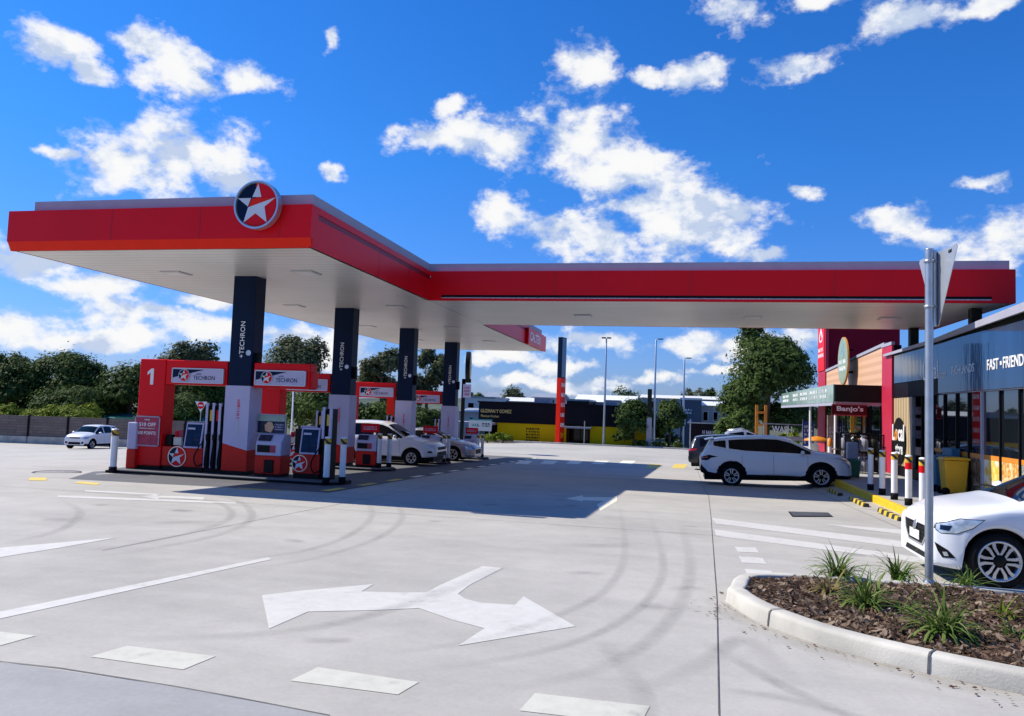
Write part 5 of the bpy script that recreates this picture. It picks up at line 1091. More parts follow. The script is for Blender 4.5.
# ================================================================== TREES
def crown(seed, blobs, n, ls, clump=14, fill=.35):
    """leaves gathered in clumps over a set of ellipsoids (cx,cy,cz,rx,ry,rz)"""
    rn = np.random.default_rng(seed); vol = np.array([b[3]*b[4]*b[5] for b in blobs])**.7; vol /= vol.sum(); nc = max(3, n//clump)
    bi = rn.choice(len(blobs), nc, p=vol); B = np.array(blobs)[bi]
    d = rn.normal(size=(nc, 3)); d /= np.linalg.norm(d, axis=1)[:, None]; d[:, 2] = np.where(d[:, 2] < -.55, -d[:, 2], d[:, 2])
    rad = np.where(rn.random(nc) < fill, rn.uniform(.35, .85, nc), rn.uniform(.84, 1.06, nc))
    cc = B[:, :3]+d*B[:, 3:]*rad[:, None]
    cs = (np.min(B[:, 3:], axis=1)*rn.uniform(.10, .24, nc))
    ci = np.repeat(np.arange(nc), clump); m = len(ci)
    p = cc[ci]+rn.normal(size=(m, 3))*cs[ci][:, None]*np.array([1, 1, .75])
    nr = d[ci]*1.0+(p-cc[ci])/cs[ci][:, None]*.35+rn.normal(size=(m, 3))*.42+np.array([0, 0, .55]); nr /= np.linalg.norm(nr, axis=1)[:, None]
    t = np.cross(nr, rn.normal(size=(m, 3))); t /= np.linalg.norm(t, axis=1)[:, None]; b = np.cross(nr, t)
    L_ = ls*rn.uniform(.6, 1.4, m)[:, None]; W = L_*rn.uniform(.35, .6, m)[:, None]
    v = np.stack([p-t*L_, p-b*W-t*L_*.1, p+t*L_, p+b*W-t*L_*.1], 1).reshape(-1, 3)
    mb = MB(); mb.v = [tuple(q) for q in v.tolist()]; mb.f = [(4*i, 4*i+1, 4*i+2, 4*i+3) for i in range(m)]; mb.sm = [False]*m; return mb
def trunk(seed, h, r, blobs):
    rn = random.Random(seed); mb = MB(); top = Vector((rn.uniform(-.3, .3), 0, h)); mid = Vector((rn.uniform(-.15, .15), rn.uniform(-.1, .1), h*.5))
    mb.tube([Vector((0, 0, -.3)), Vector((0, 0, h*.08)), mid, top], [r*1.3, r, r*.8, r*.5], 10)
    for b in blobs:
        c = Vector(b[:3]); s = mid.lerp(top, rn.uniform(.1, .95)); k = s.lerp(c, .5)+Vector((rn.uniform(-.3, .3), rn.uniform(-.3, .3), .1)); mb.tube([s, k, c, c+Vector((b[3]*.3, 0, b[5]*.5))], [r*.42, r*.3, r*.16, r*.05], 7)
    return mb
def tree(label, loc, h, w, style, seed, n=5000, ls=.28, m='leafdark', group='trees around the forecourt', name='tree', cat='tree', low=.28):
    rn = random.Random(seed); t = thing(name, label, cat, loc, rn.uniform(0, 6), group); bl = []
    if style == 'round':
        bl.append((0, 0, h*.58, w*.34, w*.34, h*.30))
        for k in range(14):
            a = k*2.4+rn.uniform(-.4, .4); z = h*(low+.12+.66*((k*.37+rn.uniform(0, .2)) % 1)); q = w*.33*(1-.5*abs(z/h-.5))*rn.uniform(.7, 1.15)
            bl.append((q*math.cos(a), q*math.sin(a), z, w*rn.uniform(.12, .22), w*rn.uniform(.12, .22), h*rn.uniform(.09, .17)))
    elif style == 'gum':
        for k in range(12):
            a = k*2.4; z = h*(.42+.5*((k*.41+rn.uniform(0, .15)) % 1)); q = w*rn.uniform(.12, .40)*(1.15-(z/h-.4)); bl.append((q*math.cos(a), q*math.sin(a), z, w*rn.uniform(.12, .20), w*rn.uniform(.12, .20), h*rn.uniform(.09, .17)))
    elif style == 'bush':
        for k in range(6):
            a = k*2.1; q = w*.22; bl.append((q*math.cos(a), q*math.sin(a), h*rn.uniform(.35, .68), w*rn.uniform(.22, .32), w*rn.uniform(.22, .32), h*rn.uniform(.24, .34)))
    part(crown(seed, bl, n, ls, fill=.3 if style != 'gum' else .6), 'crown', m, t, fix=False)
    part(trunk(seed, h*(.72 if style != 'bush' else .4), max(.05, w*.035), bl[:7]), 'trunk', 'brown', t, fix=False); return t
def at(px, Y, dz=0):
    P = hit(px, 430, Y=Y); return Vector((P.x, Y, zg(P.x, Y)+dz))
def hfor(px, py, loc): return hit(px, py, Y=loc.y).z-loc.z
def wfor(x0, x1, Y): return hit(x1, 430, Y=Y).x-hit(x0, 430, Y=Y).x
def T(label, px, top, x0, x1, Y, style, seed, **k):
    l = at(px, Y); return tree(label, l, hfor(px, top, l), wfor(x0, x1, Y)*1.02, style, seed, **k)
# left group
T('dark dense tree at the left edge of the picture', 8, 352, -26, 40, 76, 'round', 11, n=16000, ls=.21, low=.06)
T('tall broad dark tree left of centre in the left group', 62, 344, 22, 98, 80, 'round', 12, n=20000, ls=.22, low=.06)
T('round dark tree between the broad tree and the pump tower', 128, 356, 96, 160, 70, 'round', 13, n=17000, ls=.20, low=.04)
T('tree rising behind the numbered pump tower', 180, 338, 150, 216, 82, 'round', 14, n=16000, ls=.22, m='leafgum', low=.08)
T('dark tree behind the front dispenser and column', 215, 360, 180, 252, 70, 'round', 15, n=14000, ls=.2, low=.04)
T('tall tree behind the front column, right side', 284, 330, 250, 318, 72, 'round', 16, n=16000, ls=.2, m='leafgum', low=.08)
T('low leafy tree behind the logo board of the second portal', 318, 384, 286, 352, 66, 'bush', 17, n=8000, ls=.18, m='leafmid')
T('loose grey green gum tree between the second and third columns', 380, 351, 350, 412, 84, 'gum', 18, n=14000, ls=.20, m='leafgum')
T('loose gum tree right of the third column', 426, 347, 402, 456, 92, 'gum', 19, n=12000, ls=.21, m='leafgum')
T('leafy bright shrub tree below the third portal board', 374, 396, 345, 402, 74, 'bush', 20, n=9000, ls=.17, m='leafmid')
T('dark shrub tree behind the rear pumps', 424, 404, 402, 448, 80, 'bush', 21, n=7000, ls=.18)
T('dark low tree filling in behind the dispenser at the far left pumps', 176, 392, 148, 212, 64, 'bush', 22, n=8000, ls=.18)
T('low dark shrub tree behind the wall between two larger trees', 74, 384, 44, 112, 66, 'bush', 23, n=9000, ls=.18)
for i, (px, top, a, b, lab) in enumerate(((-4, 402, -22, 18, 'lime green shrub above the wall at the left edge'), (18, 401, 2, 38, 'lime green shrub above the second wall bay'), (36, 407, 22, 54, 'low yellow green shrub above the third wall bay'), (55, 404, 40, 72, 'olive shrub above the wall left of the white hatchback'), (78, 400, 62, 96, 'olive shrub above the wall behind the white hatchback'))):
    l = at(px, 54); tree(lab, l, hfor(px, top, l), wfor(a, b, 54), 'bush', 30+i, n=3500, ls=.12, m='leaflime', group='shrubs above the wall', name='shrub', cat='shrub')
# right and centre
T('big dense tree left of the cafe awning', 766, 326, 718, 818, 62, 'round', 41, n=34000, ls=.145, m='leafdark', low=.14)
T('bright green shrub at the left foot of the big tree', 734, 402, 712, 758, 58, 'bush', 42, n=7000, ls=.12, m='leafmid')
T('dark shrub filling the right foot of the big tree', 790, 398, 764, 830, 63, 'bush', 43, n=8000, ls=.14)
T('small round tree right of the left lamp post', 634, 394, 610, 655, 82, 'round', 44, n=9000, ls=.15, low=.02)
T('small round tree between the two right lamp posts', 669, 397, 654, 688, 83, 'round', 45, n=8000, ls=.15, low=.02)
T('little green shrub by the awning post', 790, 428, 778, 802, 50, 'bush', 46, n=900, ls=.14, m='leaflime')
for i, (px, top, a, b, Y, lab) in enumerate(((508, 386, 494, 524, 150, 'distant tree over the black and yellow restaurant'), (474, 389, 464, 486, 150, 'distant tree right of the rear column sign'), (493, 394, 484, 502, 160, 'distant low tree left of the restaurant sign tree'), (628, 386, 612, 646, 170, 'distant round tree above the white roof'),
        (694, 388, 678, 708, 170, 'distant tree pair left crown above the slate building'), (707, 388, 696, 716, 172, 'distant tree pair right crown above the slate building'), (520, 393, 514, 528, 160, 'distant small tree right of the restaurant roof tree'))):
    T(lab, px, top, a, b, Y, 'bush', 50+i, n=4000, ls=.3, m='leafmid' if i % 2 else 'leafgum', group='distant trees over the roofs')
for i, (px, a, b, lab) in enumerate(((488, 478, 498, 'clipped hedge left part before the restaurant'), (503, 494, 514, 'clipped hedge right part before the restaurant'))):
    l = at(px, 78); tree(lab, l, 1.15, wfor(a, b, 78)*1.1, 'bush', 70+i, n=3000, ls=.09, m='leaflime', group='hedges before the restaurant', name='hedge', cat='hedge')
for i, (px, Y, lab) in enumerate(((660, 80.6, 'grassy shrub at the foot of the middle lamp post'), (676, 80.8, 'low grassy shrub left of the right lamp post'), (640, 80.5, 'low shrub under the left small tree'))):
    l = at(px, Y); tree(lab, l, .8, 1.8, 'bush', 80+i, n=900, ls=.12, m='leafmid', group='low shrubs by the lamp posts', name='shrub', cat='shrub')
# ================================================================== RETAINING WALL ON THE LEFT
A = gp(-30, 449); Bq = gp(136, 446.5); A.y = max(A.y, 44); 
A = Vector((-52, 46.5, 0)); Bq = Vector((-30, 52, 0)); dr = (Bq-A).normalized(); nb = 8; Ls = (Bq-A).length/nb
w = thing('retaining_wall', 'brown concrete sleeper wall with dark steel posts and pale base blocks', 'wall', (A.x, A.y, zg(-41, 48)-.05), math.atan2(dr.y, dr.x))
for k in range(nb):
    part(MB().box(k*Ls+.07, (k+1)*Ls-.07, 0, .15, .58, 2.05), 'wall_bay', 'sleeper', w); part(MB().box(k*Ls+.04, (k+1)*Ls-.04, -.12, .2, -.3, .575), 'base_block', 'kerb', w, .02)
for k in range(nb+1): part(MB().box(k*Ls-.069, k*Ls+.069, -.06, .2, .5, 2.12), 'wall_post', 'dark', w)
# teal and green roofed buildings seen beyond the pumps
def house(name, label, cat, px0, px1, ytop, Y, base, wallm, roofm, roofh=.0, dep=8, wins=(), ov=.2, group=None):
    x0, x1 = hit(px0, 430, Y=Y).x, hit(px1, 430, Y=Y).x; zt = hit((px0+px1)/2, ytop, Y=Y).z; zb = zg((x0+x1)/2, Y)-.3
    t = thing(name, label, cat, ((x0+x1)/2, Y, zb), group=group); hw = (x1-x0)/2; h = zt-zb
    part(MB().box(-hw, hw, 0, dep, 0, h-roofh), 'wall', wallm, t)
    if roofh: part(MB().prism([(-ov-.1, h-roofh+.002), (dep*.5, h), (dep+ov, h-roofh+.002)], (-hw-ov, 0, 0), (0, 1, 0), (0, 0, 1), (2*hw+2*ov, 0, 0)), 'roof', roofm, t)
    else: part(MB().box(-hw-ov*.3, hw+ov*.3, -.1, dep+.1, h+.002, h+.25), 'roof', roofm, t)
    for (a, b, c, d) in wins:
        f = part(MB().box(-hw+2*hw*a, -hw+2*hw*b, -.05, -.003, h*c, h*d), 'window', 'white', t); e = .06; part(MB().box(-hw+2*hw*a+e, -hw+2*hw*b-e, -.058, -.0505, h*c+e, h*d-e), 'pane', 'glass', f)
    return t
house('low_building', 'low teal roofed building seen through the front pump portal', 'building', 163, 206, 416.5, 60, 0, 'teal', 'teal', 1.2, 9, ((.35, .48, .45, .7), (.7, .8, .1, .6)))
house('low_building', 'low building with green roof just above the retaining wall', 'building', 91, 120, 413.5, 66, 0, 'whitewall', 'teal', .5, 7)
P = at(124, 52.5, 0); t = thing('green_sign', 'small green sign with white letters left of the numbered tower', 'sign', P)
zc = hit(124, 420, Y=52.5).z-P.z; b = part(MB().box(-.85, .85, -.03, .03, zc-.22, zc+.22), 'sign_board', 'green', t); marks('sign_lettering', 'white', b, (-.7, -.032, zc-.12), (1, 0, 0), (0, 0, 1), 1.4, .24, 1, 8)
for x in (-.6, .6): part(MB().cyl((x, .05, 0), (x, .05, zc+.2), .04), 'sign_post', 'steel', t)
P = at(199.5, 58); zc = hit(199.5, 401.5, Y=58).z-P.z
t = thing('warning_sign', 'white triangular road sign with red disc seen through the front portal', 'road sign', P)
part(MB().cyl((0, .03, 0), (0, .03, zc), .035), 'post', 'steel', t); part(MB().prism([(-.55, 0), (.55, 0), (0, -.92)], (0, 0, zc), (1, 0, 0), (0, 0, 1), (0, -.02, 0)), 'sign_plate', 'white', t)
part(MB().lathe([(0, 0), (.30, 0), (.30, .008), (0, .008)], (0, -.021, zc-.32), (0, -1, 0), 28, False), 'sign_disc', 'red', t); part(MB().box(-.2, .2, -.034, -.030, zc-.38, zc-.27), 'sign_bar', 'white', t)
P = at(291.5, 50); zc = hit(291.5, 391, Y=50).z-P.z; t = thing('white_post', 'thin white post behind the right logo board of the front portal', 'post', P); part(MB().lathe([(.07, 0), (.05, zc), (0, zc+.05)], n=12), 'shaft', 'white', t); part(MB().box(-.14, .14, -.14, .14, 0, .03), 'foot_plate', 'steel', t)
# ================================================================== RESTAURANT AND HOUSES
Y = 84; zb = zg(-14, Y)-.25
X0, X1 = hit(478, 430, Y=Y).x, hit(648, 430, Y=Y).x; zt = hit(560, 405, Y=Y).z; zm = hit(560, 425, Y=Y).z
rs = thing('restaurant_building', 'black topped restaurant with bright yellow lower walls behind the pylon sign', 'restaurant', (X0, Y, zb)); H_ = zt-zb; Hm = zm-zb; W = X1-X0
pxx = lambda px: hit(px, 430, Y=Y).x-X0
part(MB().box(0, W, 0, 12, Hm, H_), 'upper_wall', 'blackwall', rs); part(MB().box(pxx(497), pxx(566), .15, 11.9, 0, Hm-.002), 'lower_wall', 'yelwall', rs); part(MB().box(pxx(590), W, .15, 11.9, 0, Hm-.002), 'lower_wall', 'yelwall', rs)
part(MB().box(pxx(566)+.01, pxx(590)-.01, .5, .6, 0, Hm-.3), 'entrance_glass', 'glass', rs); part(MB().box(pxx(563), pxx(592), -1.1, .4, Hm-.28, Hm-.1), 'entrance_canopy', 'grey', rs)
for px in (566.5, 573, 580, 588): part(MB().box(pxx(px)-.04, pxx(px)+.04, .4, .49, 0, Hm-.3), 'entrance_mullion', 'black', rs)
part(MB().box(.3, pxx(497)-.01, 2, 2.2, 0, Hm-.002), 'shade_wall', 'dark', rs); part(MB().box(-2.5, pxx(496), -1.5, 1.9, Hm-.25, Hm-.01), 'side_awning', 'grey', rs)
part(MB().box(-.15, W+.1, -.1, 12.1, H_+.002, H_+.15), 'coping', 'dark', rs)
text('name_lettering', 'GUZMAN Y GOMEZ', 'gold', rs, (pxx(480), -.01, H_-1.12), (1, 0, 0), (0, 0, 1), pxx(511)-pxx(480), .40, .05, .02)
text('name_lettering', 'Mexican Kitchen', 'gold', rs, (pxx(480.5), -.01, H_-1.62), (1, 0, 0), (0, 0, 1), pxx(498)-pxx(480), .27, .05)
for k in range(5): marks('wall_lettering', 'blackwall', rs, (pxx(526), .148, .25+k*.32), (1, 0, 0), (0, 0, 1), pxx(539.5)-pxx(526), .30, 1, 5, .01, 20+k, .9)
for px in (538, 610, 632):
    part(MB().box(pxx(px)-.9, pxx(px)+.9, 2, 4, H_+.15, H_+.75), 'roof_unit', 'greyroof', rs)
hs = [('house', 'white walled house left of the restaurant', 'house', 458, 480, 408, 92, 'whitewall', 'greyroof', .5, ((.5, .68, .55, .75),)),
    ('house', 'pale flat house above the rear column sign', 'house', 462, 494, 398, 118, 'whitewall', 'greyroof', 0, ((.15, .35, .72, .88), (.6, .75, .72, .88))),
    ('warehouse', 'grey roofed long building right behind the restaurant sign', 'warehouse', 500, 535, 397, 126, 'greyroof', 'whitewall', .7, ((.1, .3, .7, .85),)),
    ('warehouse', 'pale stepped building behind the pylon sign', 'warehouse', 530, 560, 393, 140, 'whitewall', 'greyroof', .8, ((.2, .4, .75, .86), (.6, .8, .75, .86))),
    ('warehouse', 'long white roofed warehouse right of the pylon sign', 'warehouse', 574, 634, 394.5, 112, 'greyroof', 'white', 1.1, ((.05, .2, .62, .76), (.4, .6, .62, .76))),
    ('warehouse', 'dark flat block between pylon sign and warehouse', 'warehouse', 566, 588, 401, 104, 'darkgrey', 'greyroof', 0, ()),
    ('office_building', 'slate blue building with number fourteen behind the right lamp post', 'office', 680, 701, 400, 96, 'bluewall', 'whitewall', 0, ()),
    ('house', 'pale house with two dark windows left of the big tree', 'house', 700, 732, 401, 100, 'greyroof', 'white', .6, ((.08, .25, .58, .78), (.4, .56, .58, .78), (.1, .5, .2, .45))),
    ('warehouse', 'long grey roofed building behind the small trees', 'warehouse', 640, 722, 395, 128, 'greyroof', 'whitewall', .6, ((.1, .2, .7, .85),)),
    ('house', 'far house with grey roof left of the distant trees', 'house', 482, 503, 392, 170, 'whitewall', 'greyroof', 1.2, ((.3, .5, .6, .75),))]
for (nm, lab, cat, a, b, top, Yh, wm, rm, rh, wi) in hs:
    t = house(nm, lab, cat, a, b, top, Yh, 0, wm, rm, rh, 10, wi)
    if cat == 'office':
        z = hit(686, 425, Y=Yh-.1).z-t.location.z; text('number_lettering', '14', 'white', t, (-.75, -.01, z), (1, 0, 0), (0, 0, 1), .9, .75, .02, .02); marks('wall_lettering', 'white', t, (-.7, -.01, z+1.3), (1, 0, 0), (0, 0, 1), .8, .7, 2, 2)
P = at(649, 81); t = thing('dark_pylon', 'dark narrow sign pylon standing between the two small trees', 'pylon', P); zt = hit(649, 389, Y=81).z-P.z
part(MB().box(-.22, .22, -.15, .15, zt*.52, zt), 'pylon_board', 'darkgrey', t, .03); part(MB().box(-.26, .26, -.12, .12, 0, zt*.518), 'pylon_base', 'grey', t)
# advertising hoarding at the left of the restaurant
P = at(481, 80); zt = hit(481, 420.5, Y=80).z-P.z; t = thing('billboard', 'low teal edged billboard behind the hedge left of the restaurant', 'billboard', P)
part(MB().box(-1.35, 1.15, -.06, .06, zt-1.1, zt), 'board', 'whitewall', t); part(MB().box(-1.4, 1.2, -.07, .07, zt-.001+.002, zt+.14), 'board_cap', 'teal', t); marks('board_lettering', 'teal', t, (-1.1, -.062, zt-.75), (1, 0, 0), (0, 0, 1), .9, .5, 1, 3); marks('board_lettering', 'black', t, (.1, -.062, zt-.7), (1, 0, 0), (0, 0, 1), .9, .5, 2, 3, seed=8)
for x in (-1.1, .9): part(MB().cyl((x, .1, 0), (x, .1, zt), .05), 'board_leg', 'steel', t)
# round sign on black post at the rear column
Y = 47; P = at(462, Y); t = thing('round_sign', 'round gold faced sign on a black post right of the rear column', 'sign', P)
zt = hit(462, 366, Y=Y).z-P.z; Rr = (hit(462, 352, Y=Y).z-hit(462, 381, Y=Y).z)/2
part(MB().box(-.10, .10, -.10, .10, 0, zt-Rr+.1), 'post', 'black', t)
ax = Vector((.97, .21, 0)).normalized(); disc = part(MB().lathe([(0, -.16), (Rr, -.16), (Rr, .10), (Rr*.92, .12), (0, .12)], (.28, 0, zt), ax, 36, False), 'sign_drum', 'black', t)
part(MB().lathe([(0, .121), (Rr*.90, .121), (Rr*.90, .14), (0, .14)], (.28, 0, zt), ax, 36, False), 'sign_face', 'markcream', t); part(MB().lathe([(Rr*.62, .141), (Rr*.70, .141), (Rr*.70, .147), (Rr*.62, .147)], (.28, 0, zt), ax, 36, False), 'sign_ring', 'gold', t)
e = Vector((-.21, .97, 0)).normalized(); marks('sign_lettering', 'gold', t, Vector((.28, 0, zt))+ax*.146-e*.4+Vector((0, 0, -.3)), e, (0, 0, 1), .8, .6, 2, 3, .008)
zz = hit(466, 391, Y=Y).z-P.z; part(MB().box(-.0, .5, -.12, -.02, zz-.42, zz+.42), 'lower_board', 'lav', t); marks('board_lettering', 'mauve', t, (.08, -.122, zz-.3), (1, 0, 0), (0, 0, 1), .34, .6, 3, 3); part(MB().box(-.05, .48, -.1, -.02, zz+.52, zz+.76), 'upper_board', 'darkgrey', t)
# price pylon
Y = 80; P = at(557.5, Y); t = thing('price_pylon', 'tall narrow pylon sign, dark blue above and red below with white lettering', 'pylon sign', P, R(-16))
zt = hit(562, 337, Y=Y).z-P.z; zm = hit(560, 378, Y=Y).z-P.z
bx = 1.15; part(MB().box(-.24, .24, 0, bx, zm, zt), 'upper_panel', 'navy', t, .02); lo = part(MB().box(-.25, .25, -.01, bx+.01, 0, zm-.002), 'lower_panel', 'redlip', t, .02)
part(MB().box(.241, .26, .05, bx-.05, zm+.1, zt-.1), 'blue_face', 'blueclad', t)
for i, s in enumerate(('CALTEX', '91', '95', '98', 'D', 'LPG')):
    z = zm-1.0-i*1.05; 
    if i == 5: text('price_lettering', '24', 'yellow', lo, (.251, .2, z), (0, 1, 0), (0, 0, 1), .7, .55, .02)
    else: marks('price_lettering', 'white', lo, (.251, .12, z), (0, 1, 0), (0, 0, 1), .9, .6, 1, 3, .02, i+3)
# lamp posts
for i, (pb, ptp, ytop, Y, lab) in enumerate(((604, 608, 338, 82, 'left tall grey lamp post with a twin head before the restaurant'), (654, 658, 339.5, 81.5, 'middle tall grey lamp post with a single bent head'), (683, 685.5, 358.5, 84, 'right tall grey lamp post, the shortest looking of the three'))):
    P = at(pb, Y); h = hit((pb+ptp)/2, ytop, Y=Y).z-P.z; t = thing('street_lamp', lab, 'street lamp', P, group='lamp posts along the far road')
    part(MB().lathe([(.17, 0), (.15, .5), (.12, h*.4), (.075, h-.1), (0, h)], n=14), 'pole', 'steel', t); part(MB().box(-.2, .2, -.2, .2, 0, .03), 'foot_plate', 'steel', t)
    if i == 0: part(MB().box(-.5, -.06, -.12, .12, h-.06, h+.08).box(.06, .5, -.12, .12, h-.06, h+.08), 'lamp_head', 'darkgrey', t, .02)
    else: part(MB().tube([(0, 0, h-.05), (.15, 0, h+.03), (.5, 0, h+.05)], .04), 'lamp_arm', 'steel', t); part(MB().box(.2, .75, -.13, .13, h, h+.1), 'lamp_head', 'darkgrey', t, .03)
P = at(584.5, 82); h = hit(584.5, 421, Y=82).z-P.z; t = thing('slim_post', 'slim steel post in front of the restaurant entrance', 'post', P); part(MB().cyl((0, 0, 0), (0, 0, h), .06), 'shaft', 'steel', t); part(MB().box(-.15, .15, -.15, .15, 0, .03), 'foot_plate', 'steel', t)
# yellow height frame by the big tree
P = at(761, 49); h = hit(761, 405, Y=49).z-P.z; t = thing('height_frame', 'yellow steel ladder frame post in front of the big tree', 'height frame', P); 
for x in (-.26, .26): part(MB().box(x-.08, x+.08, -.08, .08, 0, h), 'upright', 'orange', t)
for z in (.35, .6, .85): part(MB().box(-.178, .178, -.05, .05, h*z-.07, h*z+.07), 'crossbar', 'orange', t)
# wash bay fence and lettered sign, blue banner
P = at(790, 47.5); t = thing('wash_sign', 'grey framed fence with a white lettered sign under the awning', 'fence sign', P); h = hit(790, 424, Y=47.5).z-P.z
part(MB().box(-1.5, 1.3, -.03, .03, h-.95, h-.72).box(-1.5, 1.3, -.03, .03, h-.06, h), 'rail', 'steel', t); text('sign_lettering', 'WASH', 'white', t, (-1.0, -.04, h-.52), (1, 0, 0), (0, 0, 1), 1.1, .38, .03, .02)
for x in (-1.45, -.1, 1.25): part(MB().cyl((x, .04, 0), (x, .04, h), .035), 'fence_post', 'steel', t)
P = at(808.5, 44.6); h = hit(808.5, 421, Y=44.6).z-P.z; t = thing('feather_banner', 'blue and white upright banner left of the awning post', 'banner', P); bb = part(MB().box(-.28, .28, -.02, .02, .5, h), 'banner_cloth', mat('banner_blue', (.03, .08, .35), .6, var=.2), t); marks('banner_lettering', 'white', bb, (-.22, -.022, .6), (1, 0, 0), (0, 0, 1), .44, h-.8, 5, 2, seed=2); part(MB().cyl((-.3, 0, 0), (-.3, 0, h+.1), .02).box(-.35, .35, -.25, .25, 0, .03), 'banner_pole', 'steel', t)
# screen fence beyond the parked cars
P = at(712, 60); t = thing('screen_fence', 'dark slatted screen fence with pale lettering behind the parked cars', 'fence', P); h = hit(712, 424, Y=60).z-P.z
part(MB().box(-1.7, 2.6, -.03, .03, .1, h), 'fence_panel', 'dark', t); part(MB().box(-1.75, 2.65, -.05, .05, h+.001, h+.08), 'fence_cap', 'steel', t); marks('fence_lettering', 'lav', t, (-.7, -.032, h-.8), (1, 0, 0), (0, 0, 1), 1.3, .35, 1, 7, seed=13)
for x in (-1.6, .4, 2.5): part(MB().box(x-.05, x+.05, -.06, -.031, 0, h), 'fence_post', 'steel', t)
# low kerb and bank along the far edge of the forecourt
kf = thing('far_kerb', 'low pale kerb along the far edge of the forecourt', 'kerb', (-8, 79.2, zg(-8, 79.2))); part(MB().box(-26, 12, 0, .18, -.15, .14), 'kerb_stone', 'kerb', kf, .02)
far = MB(); rn = random.Random(5); n = 60
hv = [(-700+1400*i/n, 620+60*math.sin(i*.7), 8+7*mn.noise(Vector((i*.21, 2, 0)))+3*mn.noise(Vector((i*.9, 7, 0)))) for i in range(n+1)]
far.add([(x, y, -4) for x, y, z in hv]+[(x, y+60, z-2.6) for x, y, z in hv]+[(x, y+220, -4) for x, y, z in hv], [(r*(n+1)+i, r*(n+1)+i+1, (r+1)*(n+1)+i+1, (r+1)*(n+1)+i) for r in (0, 1) for i in range(n)], True)
M['hill'] = mat('wooded_ridge', (.05, .075, .05), .9, var=.4, vs=.05); struct(far, 'hills', 'hill')

# ================================================================== SKY AND SUN
sun_v = Vector((-.955, .095, 1.0)).normalized()
sl = bpy.data.lights.new('sun', 'SUN'); sl.energy = 5.0; sl.angle = R(.53); sl.color = (1, .935, .82)
slo = bpy.data.objects.new('sun', sl); COL.objects.link(slo); slo.rotation_euler = sun_v.to_track_quat('Z', 'Y').to_euler(); slo.location = (0, 0, 60)
W = bpy.data.worlds.new('World'); S.world = W; W.use_nodes = True; N = W.node_tree.nodes; L = W.node_tree.links; bg = N['Background']
sky = N.new('ShaderNodeTexSky'); sky.sky_type = 'NISHITA'; sky.sun_disc = False; sky.sun_elevation = math.asin(sun_v.z); sky.sun_rotation = math.atan2(sun_v.x, sun_v.y); sky.air_density = 1.0; sky.dust_density = .4; sky.ozone_density = 3.0
tc = N.new('ShaderNodeTexCoord'); D = tc.outputs['Generated']
def vm(op, a, b=None, out=0):
    n = N.new('ShaderNodeVectorMath'); n.operation = op
    for i, v in enumerate((a, b)):
        if v is None: continue
        if isinstance(v, (tuple, Vector)): n.inputs[i].default_value = tuple(v)
        else: L.new(v, n.inputs[i])
    return n.outputs['Value'] if op in ('DOT_PRODUCT', 'LENGTH', 'DISTANCE') else n.outputs[0]
def cnoise(vec, sc, det, out='Fac', rough=.58):
    n = N.new('ShaderNodeTexNoise'); n.inputs['Scale'].default_value = sc; n.inputs['Detail'].default_value = det; n.inputs['Roughness'].default_value = rough; L.new(vec, n.inputs['Vector']); return n.outputs[out]
def scale(vec, s):
    n = N.new('ShaderNodeVectorMath'); n.operation = 'SCALE'; L.new(vec, n.inputs[0]); n.inputs['Scale'].default_value = s; return n.outputs[0]
warp = scale(vm('SUBTRACT', cnoise(D, 14, 5, 'Color'), (.5, .5, .5)), .055)
DW = vm('ADD', D, warp)
BL = [(60, 48, 44, 26), (92, 72, 26, 14), (150, 45, 34, 20), (178, 75, 36, 32), (258, 80, 36, 16), (130, 165, 62, 42), (190, 155, 66, 48), (60, 152, 34, 9), (235, 185, 40, 26),
      (450, 140, 62, 22), (510, 140, 62, 30), (575, 140, 66, 40), (620, 170, 56, 30), (588, 60, 34, 30), (655, 76, 26, 10), (700, 74, 30, 18), (784, 70, 38, 18), (500, 216, 34, 20), (560, 232, 44, 26), (600, 240, 70, 26), (690, 222, 92, 46), (740, 212, 50, 26), (640, 205, 40, 20), (768, 255, 36, 12), (735, 248, 18, 9),
      (745, 8, 46, 22), (820, 2, 30, 12), (910, 12, 66, 22), (980, 2, 50, 10), (452, 108, 18, 12), (802, 194, 20, 9), (890, 222, 38, 18), (930, 243, 40, 15), (1000, 238, 60, 36), (985, 185, 28, 9), (330, 172, 14, 10), (330, 40, 10, 14), (30, 262, 56, 26), (20, 318, 50, 22), (95, 290, 60, 18), (150, 312, 66, 18), (215, 330, 60, 20), (90, 338, 80, 14), (290, 335, 46, 18), (345, 350, 46, 20), (200, 295, 40, 14),
      (705, 345, 90, 16), (600, 340, 60, 12), (560, 366, 40, 9), (590, 386, 60, 8), (800, 340, 50, 18), (655, 378, 40, 8), (500, 356, 40, 9), (520, 380, 50, 8), (720, 372, 50, 7)]
fld = None
for (px, py, rx, ry) in BL:
    c = ray(px, py); k = c.length; c = c/k; e1 = (rt-c*rt.dot(c)).normalized()/(rx/k); e2 = c.cross(e1).normalized(); e2 = (up-c*up.dot(c)).normalized()/(ry/k)
    cmb = N.new('ShaderNodeCombineXYZ'); o1 = vm('DOT_PRODUCT', DW, e1); o2 = vm('DOT_PRODUCT', DW, e2)
    L.new(math_node(N, L, 'SUBTRACT', o1, e1.dot(c)), cmb.inputs[0]); L.new(math_node(N, L, 'SUBTRACT', o2, e2.dot(c)), cmb.inputs[1])
    v = math_node(N, L, 'SUBTRACT', 1., vm('LENGTH', cmb.outputs[0])); v = math_node(N, L, 'MAXIMUM', v, -1.)
    fld = v if fld is None else math_node(N, L, 'SMOOTH_MAX', fld, v, .12)
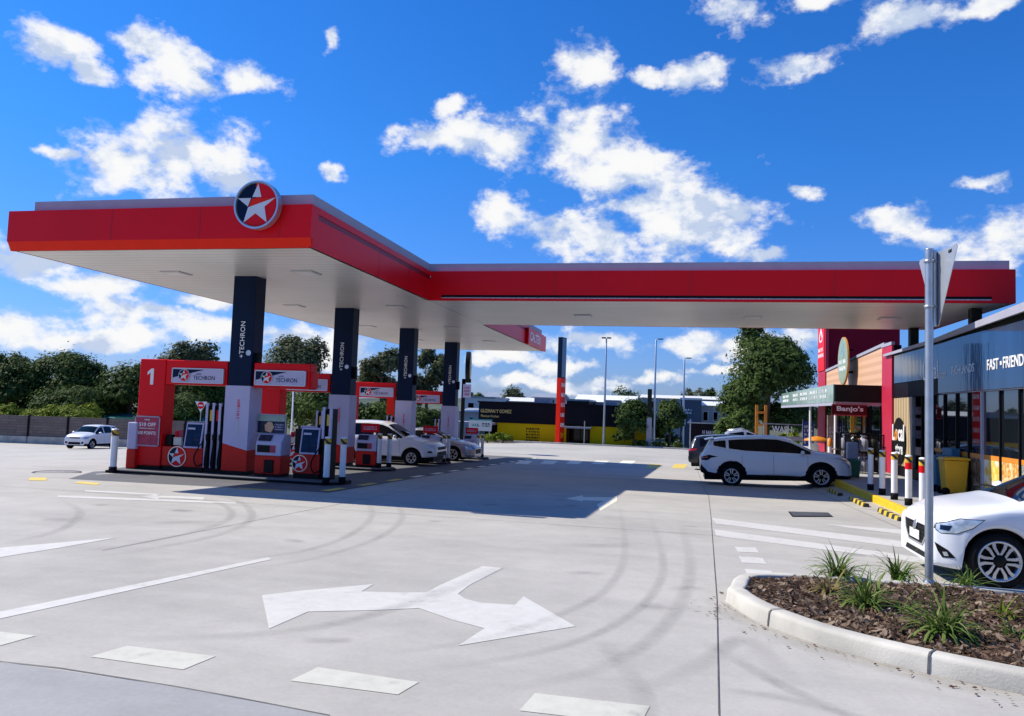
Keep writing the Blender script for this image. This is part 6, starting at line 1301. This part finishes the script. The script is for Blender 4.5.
# keep the placed clouds to the half of the sky they were seen in; elsewhere scattered fair weather cloud
front_ = vm('DOT_PRODUCT', D, fw)
sx = N.new('ShaderNodeSeparateXYZ'); L.new(D, sx.inputs[0])
inv = math_node(N, L, 'DIVIDE', 1., math_node(N, L, 'MAXIMUM', sx.outputs['Z'], .04)); pl = N.new('ShaderNodeCombineXYZ')
L.new(math_node(N, L, 'MULTIPLY', sx.outputs['X'], inv), pl.inputs[0]); L.new(math_node(N, L, 'MULTIPLY', sx.outputs['Y'], inv), pl.inputs[1])
gen = math_node(N, L, 'MULTIPLY_ADD', cnoise(pl.outputs[0], .9, 3), 3.2, -2.05)
sel = N.new('ShaderNodeMix'); L.new(math_node(N, L, 'GREATER_THAN', front_, .70), sel.inputs[0]); L.new(gen, sel.inputs[2]); L.new(fld, sel.inputs[3]); fld = sel.outputs[0]
DS = vm('MULTIPLY', D, (1, 1, 1.5)); n1 = cnoise(DS, 15, 9, rough=.60); sunoff = vm('ADD', DS, (-.020, 0, .036)); n1s = cnoise(sunoff, 15, 5, rough=.55); n1b = cnoise(DS, 15, 5, rough=.55)
n0 = cnoise(D, 9, 4)
n2 = cnoise(DS, 46, 6, rough=.6); dens = math_node(N, L, 'ADD', math_node(N, L, 'ADD', fld, math_node(N, L, 'MULTIPLY', math_node(N, L, 'SUBTRACT', n2, .5), .8)), math_node(N, L, 'MULTIPLY', math_node(N, L, 'SUBTRACT', n1, .5), 3.0))
mask = ramp(N, L, math_node(N, L, 'MULTIPLY_ADD', dens, .5, .5), [(.49, 0.), (.59, .20), (.70, .70), (.82, .97), (1., 1.)])
lit = math_node(N, L, 'ADD', math_node(N, L, 'MULTIPLY', math_node(N, L, 'SUBTRACT', n1b, n1s), 4.6), math_node(N, L, 'MULTIPLY_ADD', math_node(N, L, 'SUBTRACT', n0, .5), -1.2, .50))
cc = ramp(N, L, lit, [(.08, (.58, .68, .87)), (.5, (.88, .92, .99)), (.85, (1., 1., 1.))])
CLOUD = 13.6
ccs = N.new('ShaderNodeVectorMath'); ccs.operation = 'SCALE'; L.new(cc, ccs.inputs[0]); ccs.inputs['Scale'].default_value = CLOUD
tint = mix_rgb(N, L, 1., sky.outputs[0], ramp(N, L, sx.outputs['Z'], [(0., (.80, 1.02, 1.95)), (.10, (.60, 1.08, 2.1)), (.30, (.36, 1.24, 2.4)), (.6, (.23, 1.18, 2.5))]), 'MULTIPLY')
col = mix_rgb(N, L, mask, tint, ccs.outputs[0])
L.new(col, bg.inputs['Color']); bg.inputs['Strength'].default_value = .055
S.view_settings.view_transform = 'Standard'; S.view_settings.look = 'None'; S.view_settings.gamma = 1; S.view_settings.exposure = .36; S.view_settings.use_curve_mapping = False
S.cycles.max_bounces = 6; S.cycles.transparent_max_bounces = 12; S.cycles.caustics_reflective = False; S.cycles.caustics_refractive = False
